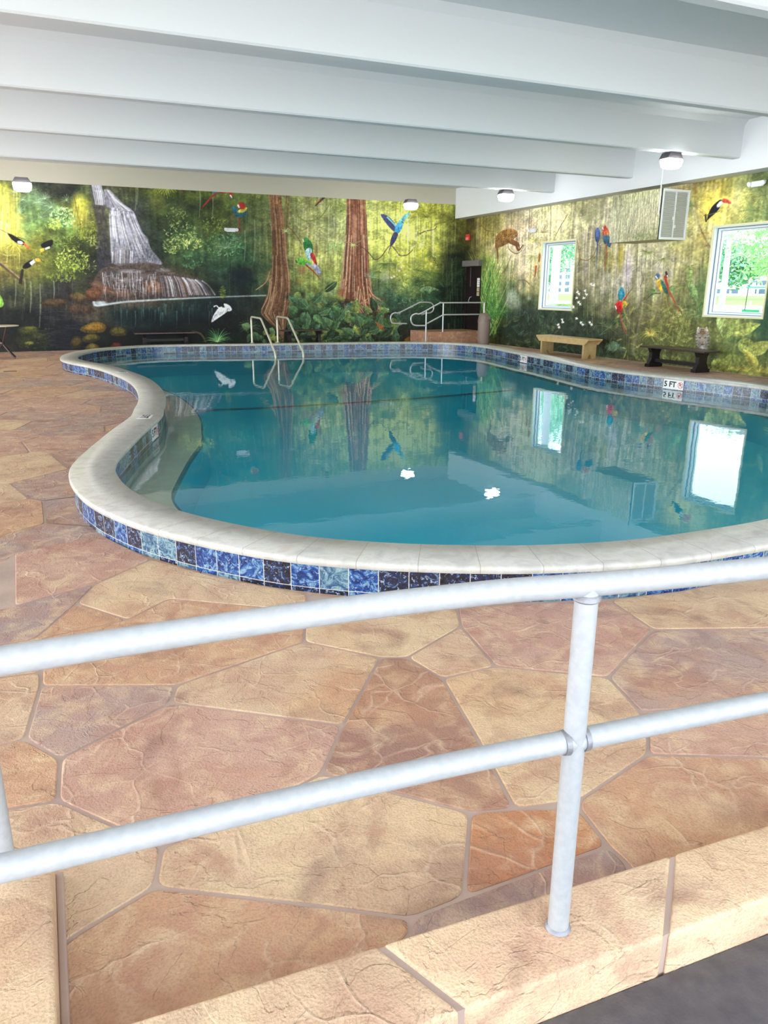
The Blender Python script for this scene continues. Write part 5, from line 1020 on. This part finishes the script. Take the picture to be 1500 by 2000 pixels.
# ------------------------------------------------------------------ depth markers (white tiles let into the coping and the tile band)
M_mark = mat('marker_tile', (224, 224, 224), .3)
def text_mesh(s, size, name, m, parent, bold=.012):
    cu = bpy.data.curves.new('t', 'FONT'); cu.body = s; cu.size = size; cu.align_x = 'CENTER'; cu.align_y = 'CENTER'; cu.offset = bold*size*1.6; cu.extrude = .0008
    to = bpy.data.objects.new('t', cu); COL.objects.link(to); dg = bpy.context.evaluated_depsgraph_get(); me = bpy.data.meshes.new_from_object(to.evaluated_get(dg)); bpy.data.objects.remove(to)
    me.materials.clear(); me.materials.append(m); o = bpy.data.objects.new(name, me); COL.objects.link(o); o.parent = parent; return o
def marker(px_, py_, off, z, vertical, txt, L, Hh, flip=1, label=''):
    i = int(np.argmin(np.hypot(PC[:, 0]-px_, PC[:, 1]-py_))); q = PC[i]+IN[i]*off; t = tg[i]*flip; n = IN[i]
    X = Vector((t[0], t[1], 0))
    if vertical: Z = Vector((n[0], n[1], 0)); Yv = Vector((0, 0, 1)); X = Yv.cross(Z)
    else: Z = Vector((0, 0, 1)); Yv = Z.cross(X)
    par = MB(); par.box(-L/2, L/2, -Hh/2, Hh/2, -.003, .003); o = par.build('depth_marker', M_mark, pool)
    o.matrix_world = Matrix(((X.x, Yv.x, Z.x, q[0]), (X.y, Yv.y, Z.y, q[1]), (X.z, Yv.z, Z.z, z), (0, 0, 0, 1))); o['label'] = label
    has = L > Hh*1.6
    tx = text_mesh(txt, Hh*(.76 if L < .32 else .8), 'marker_text', M_ink, o, .02); tx.location = (-L*.165 if has else 0, 0, .0035)
    if has:
        R = Hh*.33; cx_ = L/2-Hh*.36
        b = MB(); ri = [b.bm.verts.new((cx_+(R-.008)*math.cos(a), (R-.008)*math.sin(a), .004)) for a in [k*PI/16 for k in range(32)]]; ro = [b.bm.verts.new((cx_+R*math.cos(a), R*math.sin(a), .004)) for a in [k*PI/16 for k in range(32)]]
        for k in range(32): b.bm.faces.new((ri[k], ro[k], ro[(k+1) % 32], ri[(k+1) % 32]))
        c45 = R*.707; w = .004; v = [b.bm.verts.new(p) for p in ((cx_-c45-w, c45-w, .0042), (cx_-c45+w, c45+w, .0042), (cx_+c45+w, -c45+w, .0042), (cx_+c45-w, -c45-w, .0042))]; b.bm.faces.new(v); b.build('no_diving_ring', M_red, o)
        b = MB(); b.prism([(cx_-R*.55, -R*.1), (cx_-R*.1, R*.25), (cx_+R*.5, R*.45), (cx_+R*.55, R*.3), (cx_+R*.05, R*.05), (cx_-R*.4, -R*.3)], 'z', .0036, .0039); b.lathe([(R*.16, .0036), (R*.16, .0039)], cx_-R*.2, R*.55, 12); b.build('diver_figure', M_ink, o)
marker(9.36, 9.27, .150, .085, True, '5 FT', .37, .15, label='white marker reading 5 FT with a red no-diving sign')
marker(9.68, 13.98, .1455, .085, True, '5 FT', .33, .145, label='far marker tile on the inner band')
marker(.88, 8.22, .1455, .085, True, '5 FT', .30, .145, label='marker tile on the inner band at the waist')
marker(.93, 8.5, 0.0, .2045, False, '5 FT', .22, .15, 1, label='white marker set in the coping top at the waist')
marker(1.17, 13.35, 0.0, .2045, False, '5 FT', .22, .15, 1, label='white marker set in the coping top farther off')
# ------------------------------------------------------------------ outside, seen through the windows
GZ0 = -.5
M_lawn = mat('lawn', (150, 186, 76), .9, var=((120, 160, 66), .3, 4)); M_road = mat('pale_road', (208, 220, 226), .9); M_walk = mat('sandy_walk', (232, 206, 170), .9); M_hedge = mat('hedge', (150, 176, 50), .9, var=((90, 130, 40), 2, 5), bump=(4, 1, .3))
def slab(nm, x0, x1, m, z, label):
    o = mesh(nm, [(x0, -60, z), (x1, -60, z), (x1, 420, z), (x0, 420, z)], [(0, 1, 2, 3)], m); tag(o, label, kind='structure')
slab('ground', XR+.25, 420, M_lawn, GZ0, 'lawn outside'); slab('road', 62, 90, M_road, GZ0+.02, 'pale road outside'); slab('sidewalk', 50, 60, M_walk, GZ0+.02, 'sandy sidewalk outside')
M_bw = mat('stucco_white', (238, 236, 230), .8); M_bg = mat('blue_grey_glazing', (92, 110, 136), .3)
bd = empty('apartment_building', (0, 0, 0)); tag(bd, 'long white apartment building with rows of windows beyond the lawn', 'building')
BX = 250
MB().box(BX, BX+14, 150, 242, GZ0, 9.5).build('main_wall', M_bw, bd); MB().box(BX-4, BX+14, 300, 400, GZ0, 14).build('tall_wing', M_bw, bd); MB().box(BX-5, BX-.01, 214, 236, GZ0, 4.4).build('low_wing', M_bw, bd)
for fl_ in range(3):
    for k in range(22):
        y = 152+k*4.1
        if fl_ == 2 and not (14 < k < 22): continue
        xx = BX-5 if (fl_ == 0 and 214 < y < 233) else BX
        MB().box(xx-.15, xx, y, y+(2.9 if k % 3 else 2.0), .35+fl_*3.1, 2.0+fl_*3.1).build('window', M_bg, bd)
for fl_ in range(4):
    for k in range(14): y = 303+k*6.6; MB().box(BX-4.15, BX-4, y, y+3.2, .5+fl_*3.2, 2.3+fl_*3.2).build('window', M_bg, bd)
hd = MB()
for k in range(60):
    y = 24+k*.62; hd.box(18.2+random.uniform(-.1, .1), 19.3+random.uniform(-.1, .1), y, y+.7, GZ0, .95+random.uniform(-.1, .12), .12)
o = hd.build('hedge', M_hedge); tag(o, 'clipped yellow-green hedge outside the narrower window', 'hedge')
M_leaf = [mat('leaf_green', (176, 214, 160), .8, var=((200, 228, 176), 1.2, 3)), mat('leaf_teal', (162, 210, 184), .8, var=((190, 226, 200), 1.0, 3)), mat('leaf_distant', (150, 198, 160), .9, var=((96, 150, 112), .3, 3))]
M_bark = mat('pale_bark', (206, 202, 210), .9, var=((184, 182, 194), 6, 3, (1, 1, 6)))
def tree(x, y, zc, rx, rz, n, m, label, ls=.3, group='trees outside the windows'):
    t = empty('tree', (x, y, GZ0)); tag(t, label, 'tree', group); zc -= GZ0
    MB().tube([(0, 0, 0), (.15, .1, zc*.5), (0, 0, zc)], [.06*rx, .045*rx, .02*rx], 10).build('trunk', M_bark, t, True)
    cl = RNG.normal(size=(26, 3)); cl /= np.linalg.norm(cl, axis=1)[:, None]; cl *= (RNG.random((26, 1))**.4)*.8
    P = cl[RNG.integers(0, 26, n)]+RNG.normal(size=(n, 3))*.17; P = P*[rx, rx, rz]+[0, 0, zc]
    A = RNG.normal(size=(n, 3)); A /= np.linalg.norm(A, axis=1)[:, None]; Bv = np.cross(A, RNG.normal(size=(n, 3))); Bv /= np.linalg.norm(Bv, axis=1)[:, None]
    s_ = ls*(.6+.8*RNG.random((n, 1))); V = np.stack([P-A*s_, P+Bv*s_*.45, P+A*s_, P-Bv*s_*.45], 1).reshape(-1, 3)
    mesh('foliage', V, [(4*i, 4*i+1, 4*i+2, 4*i+3) for i in range(n)], m, t)
def palm(x, y, h, r, label, fr=1):
    t = empty('palm_tree', (x, y, GZ0)); tag(t, label, 'palm tree', 'palms outside the windows')
    MB().tube([(0, 0, 0), (.05, 0, h*.5), (0, 0, h)], [r*1.15, r, r*.85], 14).build('trunk', M_bark, t, True)
    V, Fc = [], []
    for k in range(20):
        a = k*2.4; el = random.uniform(-.1, 1.1); L = random.uniform(1.5, 2.1)*fr; prev = None
        for j in range(12):
            s_ = j/11; d = L*s_; z = h+d*math.sin(el)-s_*s_*L*.75; x_, y_ = d*math.cos(a)*math.cos(el*.5), d*math.sin(a)*math.cos(el*.5); w_ = .36*fr*math.sin(PI*min(1, .15+s_*.85))
            for sg in (-1, 1):
                o = len(V); V += [(x_, y_, z), (x_+.05*math.cos(a), y_+.05*math.sin(a), z), (x_-sg*w_*math.sin(a)+.15*math.cos(a), y_+sg*w_*math.cos(a)+.15*math.sin(a), z-w_*.5)]; Fc.append((o, o+1, o+2))
    mesh('fronds', V, Fc, M_leaf[0], t)
tree(31.5, 44.2, 5.4, 4.0, 4.0, 13000, M_leaf[1], 'leafy teal-green tree filling the narrow window', .12)
tree(38.5, 29.8, 4.6, 4.6, 2.5, 13000, M_leaf[0], 'broad leafy tree at the top right of the larger window', .12)
palm(20.4, 27.8, 11, .17, 'tall palm trunk crossing the narrower window'); palm(46, 42.2, 5.9, .22, 'short palm at the upper left of the larger window', 1.0)
for lb, x, y, zc, rx, rz in (('distant tree beyond the lawn, just left of the golf cart roof', 152, 139, 8, 8.5, 6), ('distant tree behind the golf cart roof', 160, 120, 8, 8, 6), ('distant tree rising over the low building wing at the left of the larger window', 176, 166, 9, 9, 7), ('distant tree seen past the palm trunk in the narrower window', 140, 199, 9, 9, 8)): tree(x, y, zc, rx, rz, 1900, M_leaf[2], lb, .6, 'distant trees by the building')
# golf cart
gc = empty('golf_cart', (40.3, 33.7, GZ0+.09)); gc.rotation_euler = (0, 0, -.86); tag(gc, 'green-roofed golf cart parked outside the larger window', 'golf cart')
M_gg = mat('cart_green', (40, 170, 110), .35); M_gr = mat('cart_roof_teal', (70, 190, 176), .4); M_seat = mat('cart_seat', (232, 232, 228), .6); M_tyre = mat('tyre', (30, 30, 32), .8)
MB().prism([(-1.2, .35), (1.15, .35), (1.2, .62), (.95, .85), (.5, .92), (.42, .45), (-.2, .45), (-.25, .8), (-1.2, .85)], 'y', -.55, .55).build('body', M_gg, gc); MB().box(-1.15, .95, -.62, .62, 2.10, 2.17, .03).build('roof', M_gr, gc)
for sx_ in (-1.05, .8):
    for sy_ in (-.55, .55): MB().tube([(sx_, sy_, .8), (sx_*.97, sy_, 2.11)], .02, 8).build('roof_post', M_ink, gc, True)
MB().box(-.75, -.2, -.52, .52, .81, .95, .03).build('seat', M_seat, gc); MB().box(-.85, -.72, -.52, .52, .93, 1.35, .03).build('seat_back', M_seat, gc)
for sx_ in (-.85, .85):
    for sy_ in (-.5, .5): MB().tube([(sx_, sy_-.09, .23), (sx_, sy_+.09, .23)], .23, 20).build('wheel', M_tyre, gc, True)
